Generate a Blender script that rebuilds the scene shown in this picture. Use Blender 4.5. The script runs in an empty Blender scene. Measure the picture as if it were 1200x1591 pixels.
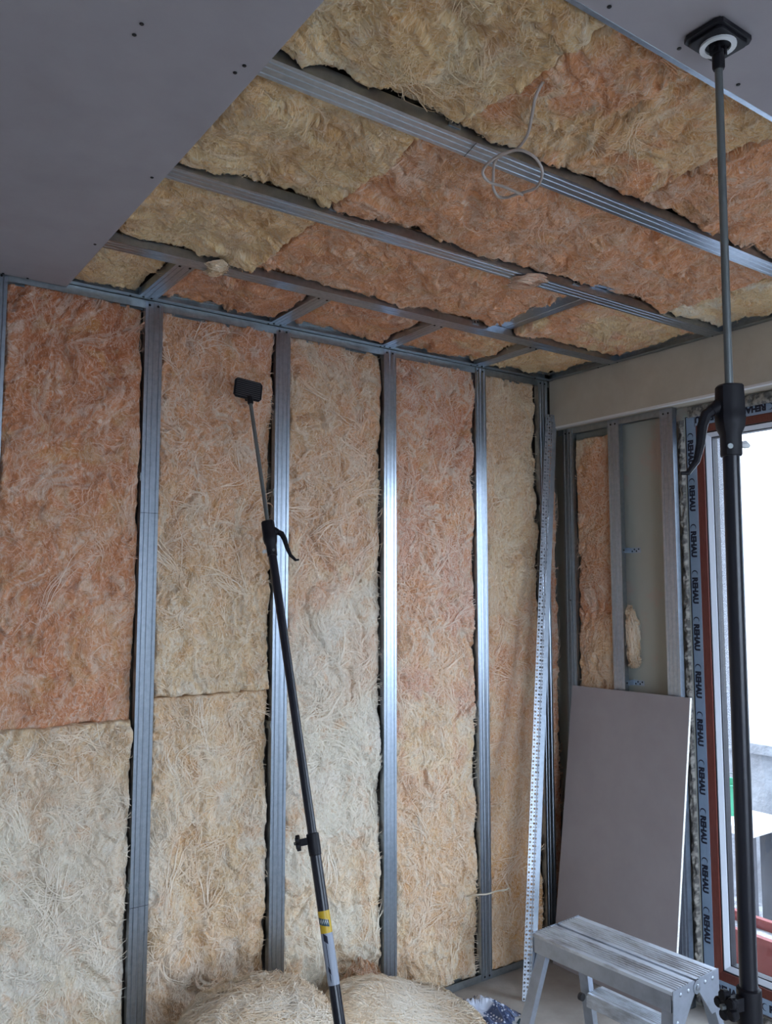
import bpy, math, random
import numpy as np
from mathutils import Vector, Matrix

# ------------------------------------------------------------------ camera
scene = bpy.context.scene
COL = scene.collection
H = 2.568                                   # finished ceiling height
yaw, pitch = math.radians(35.26), math.radians(5.29)
F = Vector((math.sin(yaw)*math.cos(pitch), math.cos(yaw)*math.cos(pitch), math.sin(pitch)))
RT = Vector((math.cos(yaw), -math.sin(yaw), 0))
UP = RT.cross(F)
cd = bpy.data.cameras.new('camera'); cam = bpy.data.objects.new('camera', cd); COL.objects.link(cam)
cd.sensor_fit = 'VERTICAL'; cd.sensor_height = 36.0; cd.lens = 36.0*1293.8/1591.0
cd.clip_start = 0.02; cd.clip_end = 200
M4 = Matrix.Identity(4)
for i in range(3):
    M4[i][0] = RT[i]; M4[i][1] = UP[i]; M4[i][2] = -F[i]
M4[0][3], M4[1][3], M4[2][3] = -2.8355, -2.6859, 1.6
cam.matrix_world = M4
scene.camera = cam

# ------------------------------------------------------------------ sky, exposure
scene.view_settings.view_transform = 'Standard'
scene.view_settings.look = 'None'
scene.view_settings.gamma = 1.0
scene.view_settings.use_curve_mapping = False
scene.view_settings.exposure = 1.95
cy = scene.cycles
cy.use_denoising = True
cy.max_bounces = 10; cy.diffuse_bounces = 7; cy.glossy_bounces = 4; cy.transmission_bounces = 6
cy.transparent_max_bounces = 12
cy.caustics_reflective = False; cy.caustics_refractive = False
cy.sample_clamp_indirect = 6.0
cy.blur_glossy = 0.5

w = bpy.data.worlds.new('overcast_sky'); scene.world = w; w.use_nodes = True
nt = w.node_tree; nt.nodes.clear()
wo = nt.nodes.new('ShaderNodeOutputWorld'); bg = nt.nodes.new('ShaderNodeBackground')
tc = nt.nodes.new('ShaderNodeTexCoord'); sp = nt.nodes.new('ShaderNodeSeparateXYZ')
mr = nt.nodes.new('ShaderNodeMapRange'); mr.inputs[1].default_value = -0.1; mr.inputs[2].default_value = 1.0
mr.inputs[3].default_value = 0.95; mr.inputs[4].default_value = 1.15
ml = nt.nodes.new('ShaderNodeVectorMath'); ml.operation = 'SCALE'
ml.inputs[0].default_value = (0.80, 0.92, 1.14)
nt.links.new(tc.outputs['Generated'], sp.inputs[0]); nt.links.new(sp.outputs['Z'], mr.inputs[0])
nt.links.new(mr.outputs[0], ml.inputs['Scale']); nt.links.new(ml.outputs[0], bg.inputs['Color'])
bg.inputs['Strength'].default_value = 3.0
nt.links.new(bg.outputs[0], wo.inputs['Surface'])
w.cycles.sampling_method = 'MANUAL'; w.cycles.sample_map_resolution = 256

# openings of the room: the glazed door in the right wall, a second window behind the photographer
DOOR = dict(y0=-2.75, y1=-0.640, z0=0.063, z1=2.303)
WIN2 = dict(x0=-3.3, x1=-1.0, z0=0.12, z1=2.25, y=-4.9)
def portal(name, loc, rot, sx, sy):
    l = bpy.data.lights.new(name, 'AREA'); l.shape = 'RECTANGLE'; l.size = sx; l.size_y = sy
    l.cycles.is_portal = True
    o = bpy.data.objects.new(name, l); o.location = loc; o.rotation_euler = rot; COL.objects.link(o)
portal('door_daylight_portal', (0.30, (DOOR['y0']+DOOR['y1'])/2, (DOOR['z0']+DOOR['z1'])/2), (0, math.radians(90), 0),
       DOOR['z1']-DOOR['z0'], DOOR['y1']-DOOR['y0'])
portal('window_daylight_portal', ((WIN2['x0']+WIN2['x1'])/2, WIN2['y']-0.22, (WIN2['z0']+WIN2['z1'])/2), (math.radians(90), 0, 0),
       WIN2['x1']-WIN2['x0'], WIN2['z1']-WIN2['z0'])

# ------------------------------------------------------------------ helpers
rng = np.random.default_rng(7)
random.seed(7)
def lin(c): return tuple((v/255/12.92 if v/255 <= 0.04045 else ((v/255+0.055)/1.055)**2.4) for v in c)

def tag(o, label=None, cat=None, group=None, kind=None):
    if label: o['label'] = label
    if cat: o['category'] = cat
    if group: o['group'] = group
    if kind: o['kind'] = kind
    return o
def empty(name, loc, rz=0.0):
    o = bpy.data.objects.new(name, None); COL.objects.link(o); o.location = loc
    o.rotation_euler = (0, 0, rz); o.empty_display_size = 0.1; o['_o'] = tuple(loc)
    return o
ORG = {}
def thing(name, loc, label, cat, group=None, rz=0.0, local=False):
    o = bpy.data.objects.new(name, None); COL.objects.link(o); o.location = loc
    o.rotation_euler = (0, 0, rz); o.empty_display_size = 0.1
    ORG[o.name] = Vector((0, 0, 0)) if local else Vector(loc)
    return tag(o, label, cat, group)

class MB:
    def __init__(s): s.v = []; s.f = []
    def add(s, vs, fs):
        n = len(s.v); s.v += [tuple(v) for v in vs]; s.f += [tuple(i+n for i in f) for f in fs]; return s
    def hexa(s, p):                      # 8 corners: 4 bottom (ccw), 4 top
        return s.add(p, [(3,2,1,0),(4,5,6,7),(0,1,5,4),(1,2,6,5),(2,3,7,6),(3,0,4,7)])
    def box(s, a, b):
        x0,x1 = sorted((a[0],b[0])); y0,y1 = sorted((a[1],b[1])); z0,z1 = sorted((a[2],b[2]))
        return s.hexa([(x0,y0,z0),(x1,y0,z0),(x1,y1,z0),(x0,y1,z0),(x0,y0,z1),(x1,y0,z1),(x1,y1,z1),(x0,y1,z1)])
    def obox(s, c, ax, ay, az):          # centre and half-axes
        c,ax,ay,az = map(Vector,(c,ax,ay,az))
        return s.hexa([c-ax-ay-az,c+ax-ay-az,c+ax+ay-az,c-ax+ay-az,c-ax-ay+az,c+ax-ay+az,c+ax+ay+az,c-ax+ay+az])
    def extrude(s, sec, P, A, B, L, caps=True):   # closed 2D section in axes A,B moved along L
        P,A,B,L = map(Vector,(P,A,B,L)); n = len(sec)
        vs = [P+A*a+B*b for a,b in sec]; vs += [v+L for v in vs]
        fs = [(i,(i+1)%n,(i+1)%n+n,i+n) for i in range(n)]
        if caps: fs += [tuple(range(n-1,-1,-1)), tuple(range(n,2*n))]
        return s.add(vs, fs)
    def tube(s, pts, rad, seg=10, cap=True):
        pts = [Vector(p) for p in pts]; n = len(pts)
        rad = rad if hasattr(rad,'__len__') else [rad]*n
        up = None; rings = []
        for i,p in enumerate(pts):
            t = (pts[min(i+1,n-1)]-pts[max(i-1,0)]).normalized()
            if up is None:
                up = Vector((0,0,1)) if abs(t.z) < 0.9 else Vector((1,0,0))
            a = (up - t*up.dot(t)).normalized(); up = a; b = t.cross(a)
            rings.append([p+(a*math.cos(k*2*math.pi/seg)+b*math.sin(k*2*math.pi/seg))*rad[i] for k in range(seg)])
        vs = [v for r in rings for v in r]
        fs = [(i*seg+k,i*seg+(k+1)%seg,(i+1)*seg+(k+1)%seg,(i+1)*seg+k) for i in range(n-1) for k in range(seg)]
        if cap: fs += [tuple(range(seg-1,-1,-1)), tuple(range((n-1)*seg,n*seg))]
        return s.add(vs, fs)
    def lathe(s, P, axis, prof, seg=20, ref=None, square=0.0):   # prof: (distance along axis, radius)
        P = Vector(P); t = Vector(axis).normalized()
        a = Vector(ref) if ref is not None else (Vector((0,0,1)) if abs(t.z) < 0.9 else Vector((1,0,0)))
        a = (a - t*a.dot(t)).normalized(); b = t.cross(a); n = len(prof)
        vs = []
        for d,r in prof:
            for k in range(seg):
                an = k*2*math.pi/seg; c,sn = math.cos(an), math.sin(an)
                m = r/(max(abs(c),abs(sn))**square) if square else r
                vs.append(P+t*d+(a*c+b*sn)*m)
        fs = [(i*seg+k,i*seg+(k+1)%seg,(i+1)*seg+(k+1)%seg,(i+1)*seg+k) for i in range(n-1) for k in range(seg)]
        fs += [tuple(range(seg-1,-1,-1)), tuple(range((n-1)*seg,n*seg))]
        return s.add(vs, fs)
    def build(s, name, mat, parent=None, smooth=False, bevel=0.0, org=None, loc=None):
        o_ = Vector(loc) if (loc is not None and parent is None) else (ORG.get(parent.name, Vector((0,0,0))) if parent else Vector((0,0,0)))
        me = bpy.data.meshes.new(name)
        me.from_pydata([tuple(Vector(v)-o_) for v in s.v], [], s.f); me.update()
        me.materials.append(mat)
        o = bpy.data.objects.new(name, me); COL.objects.link(o)
        if parent: o.parent = parent; ORG[o.name] = o_
        elif loc is not None: o.location = loc; ORG[o.name] = Vector(loc)
        import bmesh
        bm = bmesh.new(); bm.from_mesh(me); bmesh.ops.recalc_face_normals(bm, faces=bm.faces); bm.to_mesh(me); bm.free()
        if smooth:
            for p in me.polygons: p.use_smooth = True
            try: me.set_sharp_from_angle(angle=math.radians(35))
            except Exception: pass
        if bevel:
            m = o.modifiers.new('bevel','BEVEL'); m.width = bevel; m.segments = 2; m.limit_method = 'ANGLE'
        return o
def struct(o): o['kind'] = 'structure'; return o

# ------------------------------------------------------------------ materials
def mat(name, base, rough=0.6, metal=0.0, noise=None, bump=None, spec=0.5, sheen=0.0):
    """noise: (scale, colour2, contrast lo, hi, stretch xyz); bump: (scale, strength, distance)"""
    m = bpy.data.materials.new(name); m.use_nodes = True
    n = m.node_tree.nodes; L = m.node_tree.links; b = n['Principled BSDF']
    b.inputs['Base Color'].default_value = (*base, 1); b.inputs['Roughness'].default_value = rough
    b.inputs['Metallic'].default_value = metal
    b.inputs['Specular IOR Level'].default_value = spec
    if sheen: b.inputs['Sheen Weight'].default_value = sheen
    t = n.new('ShaderNodeTexCoord'); 
    if noise:
        sc, c2, lo, hi = noise[:4]
        mp = n.new('ShaderNodeMapping'); mp.inputs['Scale'].default_value = noise[4] if len(noise) > 4 else (1,1,1)
        nz = n.new('ShaderNodeTexNoise'); nz.inputs['Scale'].default_value = sc; nz.inputs['Detail'].default_value = 6
        nz.inputs['Roughness'].default_value = 0.62
        rp = n.new('ShaderNodeMapRange'); rp.inputs[1].default_value = lo; rp.inputs[2].default_value = hi
        mx = n.new('ShaderNodeMix'); mx.data_type = 'RGBA'
        mx.inputs[6].default_value = (*base,1); mx.inputs[7].default_value = (*c2,1)
        L.new(t.outputs['Object'], mp.inputs[0]); L.new(mp.outputs[0], nz.inputs['Vector'])
        L.new(nz.outputs['Fac'], rp.inputs[0]); L.new(rp.outputs[0], mx.inputs[0]); L.new(mx.outputs[2], b.inputs['Base Color'])
    if bump:
        n2 = n.new('ShaderNodeTexNoise'); n2.inputs['Scale'].default_value = bump[0]; n2.inputs['Detail'].default_value = 5
        bp = n.new('ShaderNodeBump'); bp.inputs['Strength'].default_value = bump[1]; bp.inputs['Distance'].default_value = bump[2]
        L.new(t.outputs['Object'], n2.inputs['Vector']); L.new(n2.outputs['Fac'], bp.inputs['Height'])
        L.new(bp.outputs[0], b.inputs['Normal'])
    return m

M = {}
M['zinc'] = mat('galvanised_steel', (0.44,0.50,0.57), 0.30, 1.0, (60,(0.36,0.42,0.49),0.35,0.65,(1,1,1)), (260,0.08,0.001))
M['zinc_dark'] = mat('galvanised_track', (0.42,0.47,0.49), 0.40, 1.0, (50,(0.34,0.38,0.40),0.35,0.65), (200,0.1,0.001))
M['zinc_bright'] = mat('galvanised_bead', (0.42,0.46,0.51), 0.40, 0.85, (70,(0.34,0.37,0.42),0.35,0.65))
M['screw'] = mat('black_screw', (0.012,0.012,0.014), 0.45, 0.3)
M['board'] = mat('plasterboard_paper', lin((168,163,166)), 0.92, 0, (5,lin((160,154,157)),0.35,0.7), (180,0.06,0.001), 0.2)
M['board_edge'] = mat('plasterboard_gypsum_edge', lin((232,228,220)), 0.95, 0, (150,lin((205,200,192)),0.4,0.7), (220,0.5,0.002), 0.1)
M['beam'] = mat('skimmed_beam', lin((196,190,176)), 0.93, 0, (6,lin((182,175,160)),0.35,0.7), (60,0.12,0.002), 0.15)
M['bead_white'] = mat('white_corner_bead', lin((225,226,226)), 0.5)
M['concrete'] = mat('raw_concrete', lin((132,126,118)), 0.95, 0, (7,lin((96,90,84)),0.35,0.7), (45,0.5,0.01), 0.2)
M['plaster_old'] = mat('old_plaster', lin((178,180,170)), 0.95, 0, (3.2,lin((186,172,162)),0.55,0.62), (30,0.25,0.004), 0.15)
M['room_wall'] = mat('room_wall_paint', lin((226,224,220)), 0.95, 0, (4,lin((214,212,208)),0.4,0.7), (60,0.1,0.002), 0.15)
M['floor'] = mat('dusty_screed', lin((182,178,172)), 0.92, 0, (3.5,lin((150,145,138)),0.35,0.68), (70,0.3,0.003), 0.2)
M['slab'] = mat('ceiling_slab', lin((120,114,106)), 0.95, 0, (6,lin((100,94,88)),0.4,0.7))
M['alu'] = mat('worn_aluminium', (0.70,0.76,0.84), 0.46, 0.5, (26,(0.36,0.37,0.40),0.45,0.70,(1,0.35,1)), (120,0.12,0.001))
M['alu_plate'] = mat('grey_aluminium_plate', (0.42,0.46,0.53), 0.45, 0.75, (18,(0.33,0.36,0.41),0.4,0.7), (90,0.1,0.001))
M['black'] = mat('black_plastic', (0.008,0.008,0.012), 0.5, 0, None, (300,0.1,0.0005), 0.3)
M['black_tube'] = mat('black_lacquered_tube', (0.010,0.011,0.018), 0.28, 0.0)
M['rubber'] = mat('black_rubber', (0.035,0.034,0.038), 0.6)
M['rib'] = mat('grey_rubber_rib', (0.075,0.075,0.082), 0.5)  # lighter grey than the pad, so the ribs stand out
M['rod'] = mat('grey_steel_rod', (0.20,0.22,0.22), 0.42, 0.6)
M['white_plastic'] = mat('white_plastic', lin((228,230,230)), 0.45)
M['yellow'] = mat('yellow_sticker', lin((206,170,40)), 0.4)
M['petrol'] = mat('petrol_print', lin((28,66,78)), 0.5)
M['sticker_grey'] = mat('pale_grey_sticker', lin((150,158,172)), 0.4)
M['ink'] = mat('dark_ink', lin((24,28,48)), 0.6)
M['film'] = mat('pale_blue_protective_film', lin((150,172,196)), 0.35, 0, (9,lin((136,158,182)),0.4,0.7))
M['brown'] = mat('brown_window_foil', lin((104,52,42)), 0.35, 0, (30,lin((92,40,30)),0.4,0.7,(6,6,1)))
M['gasket'] = mat('black_gasket', (0.02,0.02,0.025), 0.6)
M['bead'] = mat('white_glazing_bead', lin((215,222,232)), 0.35)
M['foam'] = mat('mortar_and_foam', lin((170,164,152)), 0.95, 0, (22,lin((74,70,68)),0.47,0.56), (60,0.8,0.01), 0.1)
M['cable'] = mat('pale_cable', lin((176,164,156)), 0.4)
M['cable_white'] = mat('white_cable', lin((225,215,195)), 0.4)
M['ext_render'] = mat('stippled_render', lin((200,202,206)), 0.95, 0, (220,lin((120,124,134)),0.42,0.56), (240,0.8,0.01), 0.1)
M['facade'] = mat('white_facade', lin((214,214,212)), 0.95, 0, (1.5,lin((200,200,200)),0.4,0.7))
M['facade_glass'] = mat('facade_window_glass', lin((150,164,186)), 0.2)
M['ext_concrete'] = mat('grey_retaining_concrete', lin((140,142,146)), 0.95, 0, (4,lin((112,112,116)),0.4,0.7), (30,0.6,0.02), 0.1)
M['ext_ground'] = mat('rubble_ground', lin((168,168,170)), 0.95, 0, (14,lin((116,116,120)),0.42,0.62), (24,0.9,0.03), 0.1)
M['ext_slab'] = mat('exterior_slab', lin((172,170,170)), 0.9, 0, (5,lin((152,150,150)),0.4,0.7))
M['terracotta'] = mat('terracotta_plastic', lin((128,58,54)), 0.6, 0, (9,lin((112,48,46)),0.4,0.7))
M['green'] = mat('green_plastic', lin((52,140,104)), 0.5)
M['wood_grey'] = mat('weathered_grey_wood', lin((84,86,92)), 0.9, 0, (8,lin((60,62,68)),0.4,0.7,(1,1,0.2)))
M['white_sheet'] = mat('white_board_sheet', lin((205,208,212)), 0.7)

# plastic sheet with printed squares
m = mat('printed_plastic', lin((214,220,232)), 0.22); M['plastic'] = m
n = m.node_tree.nodes; L = m.node_tree.links; b = n['Principled BSDF']; t = n.new('ShaderNodeTexCoord')
vo = n.new('ShaderNodeTexVoronoi'); vo.inputs['Scale'].default_value = 70; vo.inputs['Randomness'].default_value = 0.15
dt = n.new('ShaderNodeMapRange'); dt.inputs[1].default_value = 0.24; dt.inputs[2].default_value = 0.30
pr = n.new('ShaderNodeMix'); pr.data_type = 'RGBA'; pr.inputs[6].default_value = (*lin((214,222,236)),1); pr.inputs[7].default_value = (*lin((74,90,124)),1)
nz = n.new('ShaderNodeTexNoise'); nz.inputs['Scale'].default_value = 6; nz.inputs['Detail'].default_value = 1
rp = n.new('ShaderNodeMapRange'); rp.inputs[1].default_value = 0.50; rp.inputs[2].default_value = 0.52
mx = n.new('ShaderNodeMix'); mx.data_type = 'RGBA'; mx.inputs[6].default_value = (*lin((206,214,230)),1)
L.new(t.outputs['Object'], vo.inputs['Vector']); L.new(vo.outputs['Distance'], dt.inputs[0]); L.new(dt.outputs[0], pr.inputs[0])
L.new(t.outputs['Object'], nz.inputs['Vector']); L.new(nz.outputs['Fac'], rp.inputs[0]); L.new(rp.outputs[0], mx.inputs[0]); L.new(pr.outputs[2], mx.inputs[7])
L.new(mx.outputs[2], b.inputs['Base Color']); b.inputs['Transmission Weight'].default_value = 0.0
b.inputs['Coat Weight'].default_value = 0.5

# glass: clear sheet with a faint mirror
m = bpy.data.materials.new('window_glass'); m.use_nodes = True; M['glass'] = m
n = m.node_tree.nodes; L = m.node_tree.links; n.clear()
o = n.new('ShaderNodeOutputMaterial'); mx = n.new('ShaderNodeMixShader'); tr = n.new('ShaderNodeBsdfTransparent')
gl = n.new('ShaderNodeBsdfGlossy'); gl.inputs['Roughness'].default_value = 0.02; mx.inputs[0].default_value = 0.05
tr.inputs[0].default_value = (0.95,0.97,0.97,1)
L.new(tr.outputs[0], mx.inputs[1]); L.new(gl.outputs[0], mx.inputs[2]); L.new(mx.outputs[0], o.inputs[0])

# glass wool: colour carried by the mesh, fine fibrous relief from stretched noise
def wool_mat(name, bumpy=True):
    m = bpy.data.materials.new(name); m.use_nodes = True
    n = m.node_tree.nodes; L = m.node_tree.links; b = n['Principled BSDF']
    at = n.new('ShaderNodeAttribute'); at.attribute_name = 'tint'
    b.inputs['Roughness'].default_value = 0.95; b.inputs['Specular IOR Level'].default_value = 0.08
    b.inputs['Sheen Weight'].default_value = 0.12; b.inputs['Sheen Roughness'].default_value = 0.5
    if not bumpy:
        L.new(at.outputs['Color'], b.inputs['Base Color']); return m
    t = n.new('ShaderNodeTexCoord')
    n0 = n.new('ShaderNodeTexNoise'); n0.inputs['Scale'].default_value = 9; n0.inputs['Detail'].default_value = 2
    va = n.new('ShaderNodeVectorMath'); va.operation = 'MULTIPLY_ADD'; va.inputs[1].default_value = (0.14,0.14,0.14)
    L.new(t.outputs['Object'], n0.inputs['Vector']); L.new(n0.outputs['Color'], va.inputs[0]); L.new(t.outputs['Object'], va.inputs[2])
    mp = n.new('ShaderNodeMapping'); mp.inputs['Scale'].default_value = (1.0,1.0,0.35); L.new(va.outputs[0], mp.inputs[0])
    n1 = n.new('ShaderNodeTexNoise'); n1.inputs['Scale'].default_value = 150; n1.inputs['Detail'].default_value = 6; n1.inputs['Roughness'].default_value = 0.68
    L.new(mp.outputs[0], n1.inputs['Vector'])
    bp = n.new('ShaderNodeBump'); bp.inputs['Strength'].default_value = 1.0; bp.inputs['Distance'].default_value = 0.008
    L.new(n1.outputs['Fac'], bp.inputs['Height']); L.new(bp.outputs[0], b.inputs['Normal'])
    rp = n.new('ShaderNodeMapRange'); rp.inputs[1].default_value = 0.52; rp.inputs[2].default_value = 0.70
    L.new(n1.outputs['Fac'], rp.inputs[0])
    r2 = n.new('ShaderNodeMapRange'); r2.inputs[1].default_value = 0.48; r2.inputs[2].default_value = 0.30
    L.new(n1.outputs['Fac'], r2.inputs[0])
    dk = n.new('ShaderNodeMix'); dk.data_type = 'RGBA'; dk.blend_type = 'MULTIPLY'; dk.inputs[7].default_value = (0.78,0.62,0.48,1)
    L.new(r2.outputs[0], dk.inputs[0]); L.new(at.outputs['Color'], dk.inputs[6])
    mx = n.new('ShaderNodeMix'); mx.data_type = 'RGBA'; mx.inputs[7].default_value = (*lin((250,244,232)),1)
    mu = n.new('ShaderNodeMath'); mu.operation = 'MULTIPLY'; mu.inputs[1].default_value = 0.65
    L.new(rp.outputs[0], mu.inputs[0]); L.new(mu.outputs[0], mx.inputs[0]); L.new(dk.outputs[2], mx.inputs[6])
    L.new(mx.outputs[2], b.inputs['Base Color'])
    return m
M['wool'] = wool_mat('glass_wool'); M['fibre'] = wool_mat('glass_wool_fibre', False)

# ------------------------------------------------------------------ noise
def perlin(x, y, seed=0):
    xi = np.floor(x).astype(np.int64); yi = np.floor(y).astype(np.int64); xf = x-xi; yf = y-yi
    def g(ix, iy, dx, dy):
        h = (ix*374761393 + iy*668265263 + seed*1442695041) & 0xffffffff
        h = ((h ^ (h >> 13))*1274126177) & 0xffffffff
        h = (h ^ (h >> 16)) & 0xffff
        a = h*(2*math.pi/65536.0)
        return np.cos(a)*dx + np.sin(a)*dy
    u = xf*xf*xf*(xf*(xf*6-15)+10); v = yf*yf*yf*(yf*(yf*6-15)+10)
    a = g(xi,yi,xf,yf); b_ = g(xi+1,yi,xf-1,yf); c = g(xi,yi+1,xf,yf-1); d = g(xi+1,yi+1,xf-1,yf-1)
    return (a*(1-u)+b_*u)*(1-v)+(c*(1-u)+d*u)*v*1.0
def fbm(x, y, seed=0, oct=4, gain=0.5):
    s = 0; a = 1.0
    for k in range(oct):
        s = s + a*perlin(x*2**k+17.3*k, y*2**k-9.1*k, seed+31*k); a *= gain
    return s
def sstep(a, b, x):
    t = np.clip((x-a)/(b-a), 0, 1); return t*t*(3-2*t)

def grid_mesh(name, P, C, material, parent, extra_faces=None, org=(0,0,0)):
    """P (nv,nu,3) points, C (nv,nu,3) colours -> smooth quad mesh"""
    nv, nu = P.shape[:2]
    me = bpy.data.meshes.new(name)
    V = (P.reshape(-1,3)-np.array(org)).astype(np.float32)
    i = np.arange(nv*nu).reshape(nv,nu)
    q = np.stack([i[:-1,:-1],i[:-1,1:],i[1:,1:],i[1:,:-1]],-1).reshape(-1,4)
    rim = np.concatenate([i[0,:],i[1:,-1],i[-1,-2::-1],i[-2:0:-1,0]])[::-1]
    nq = len(q)
    me.vertices.add(len(V)); me.vertices.foreach_set('co', V.ravel())
    me.loops.add(nq*4+len(rim)); me.loops.foreach_set('vertex_index', np.concatenate([q.ravel(),rim]).astype(np.int32))
    me.polygons.add(nq+1)
    st = np.concatenate([np.arange(nq)*4,[nq*4]]).astype(np.int32)
    me.polygons.foreach_set('loop_start', st)
    try: me.polygons.foreach_set('loop_total', np.concatenate([np.full(nq,4),[len(rim)]]).astype(np.int32))
    except Exception: pass
    me.update(calc_edges=True); me.validate()
    me.polygons.foreach_set('use_smooth', np.concatenate([np.ones(nq,bool),[False]]))
    ca = me.color_attributes.new('tint','FLOAT_COLOR','POINT')
    ca.data.foreach_set('color', np.concatenate([C.reshape(-1,3),np.ones((nv*nu,1))],1).astype(np.float32).ravel())
    me.materials.append(material)
    o = bpy.data.objects.new(name, me); COL.objects.link(o)
    if parent is not None: o.parent = parent; ORG[o.name] = Vector(org)
    else: o.location = org; ORG[o.name] = Vector(org)
    return o

def ribbon_mesh(name, P, S, C, parent, org):
    """P (n,k,3) centre lines, S (n,k,3) half-width vectors, C (n,3)"""
    n, k = P.shape[:2]
    V = np.stack([P-S,P+S],2)-np.array(org)
    V = V.reshape(-1,3).astype(np.float32)
    i = np.arange(n*k*2).reshape(n,k,2)
    q = np.stack([i[:,:-1,0],i[:,:-1,1],i[:,1:,1],i[:,1:,0]],-1).reshape(-1,4)
    me = bpy.data.meshes.new(name); me.vertices.add(len(V)); me.vertices.foreach_set('co',V.ravel())
    me.loops.add(len(q)*4); me.loops.foreach_set('vertex_index',q.ravel().astype(np.int32))
    me.polygons.add(len(q)); me.polygons.foreach_set('loop_start',(np.arange(len(q))*4).astype(np.int32))
    me.update(calc_edges=True)
    ca = me.color_attributes.new('tint','FLOAT_COLOR','POINT')
    CC = np.repeat(C[:,None,:],k*2,1).reshape(-1,3)
    ca.data.foreach_set('color',np.concatenate([CC,np.ones((len(CC),1))],1).astype(np.float32).ravel())
    me.materials.append(M['fibre'])
    o = bpy.data.objects.new(name,me); COL.objects.link(o); o.parent = parent; ORG[o.name] = Vector(org)
    o['kind'] = 'stuff'
    return o

PAL = {k: np.array(lin(v)) for k,v in dict(salmon=(224,156,114), rust=(208,132,90), peach=(234,176,132), pink=(232,180,150), cream=(242,214,172),
      white=(247,238,222), amber=(224,168,104), sand=(234,198,156), pale=(244,236,216), grey=(214,206,206), honey=(246,204,146), apricot=(242,174,124), straw=(248,218,166)).items()}

def bilinear(A, iu, iv):
    nv, nu = A.shape[:2]
    iu = np.clip(iu,0,nu-1.001); iv = np.clip(iv,0,nv-1.001)
    x0 = iu.astype(int); y0 = iv.astype(int); fx = (iu-x0); fy = (iv-y0)
    if A.ndim == 3: fx = fx[...,None]; fy = fy[...,None]
    return (A[y0,x0]*(1-fx)+A[y0,x0+1]*fx)*(1-fy)+(A[y0+1,x0]*(1-fx)+A[y0+1,x0+1]*fx)*fy

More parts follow.
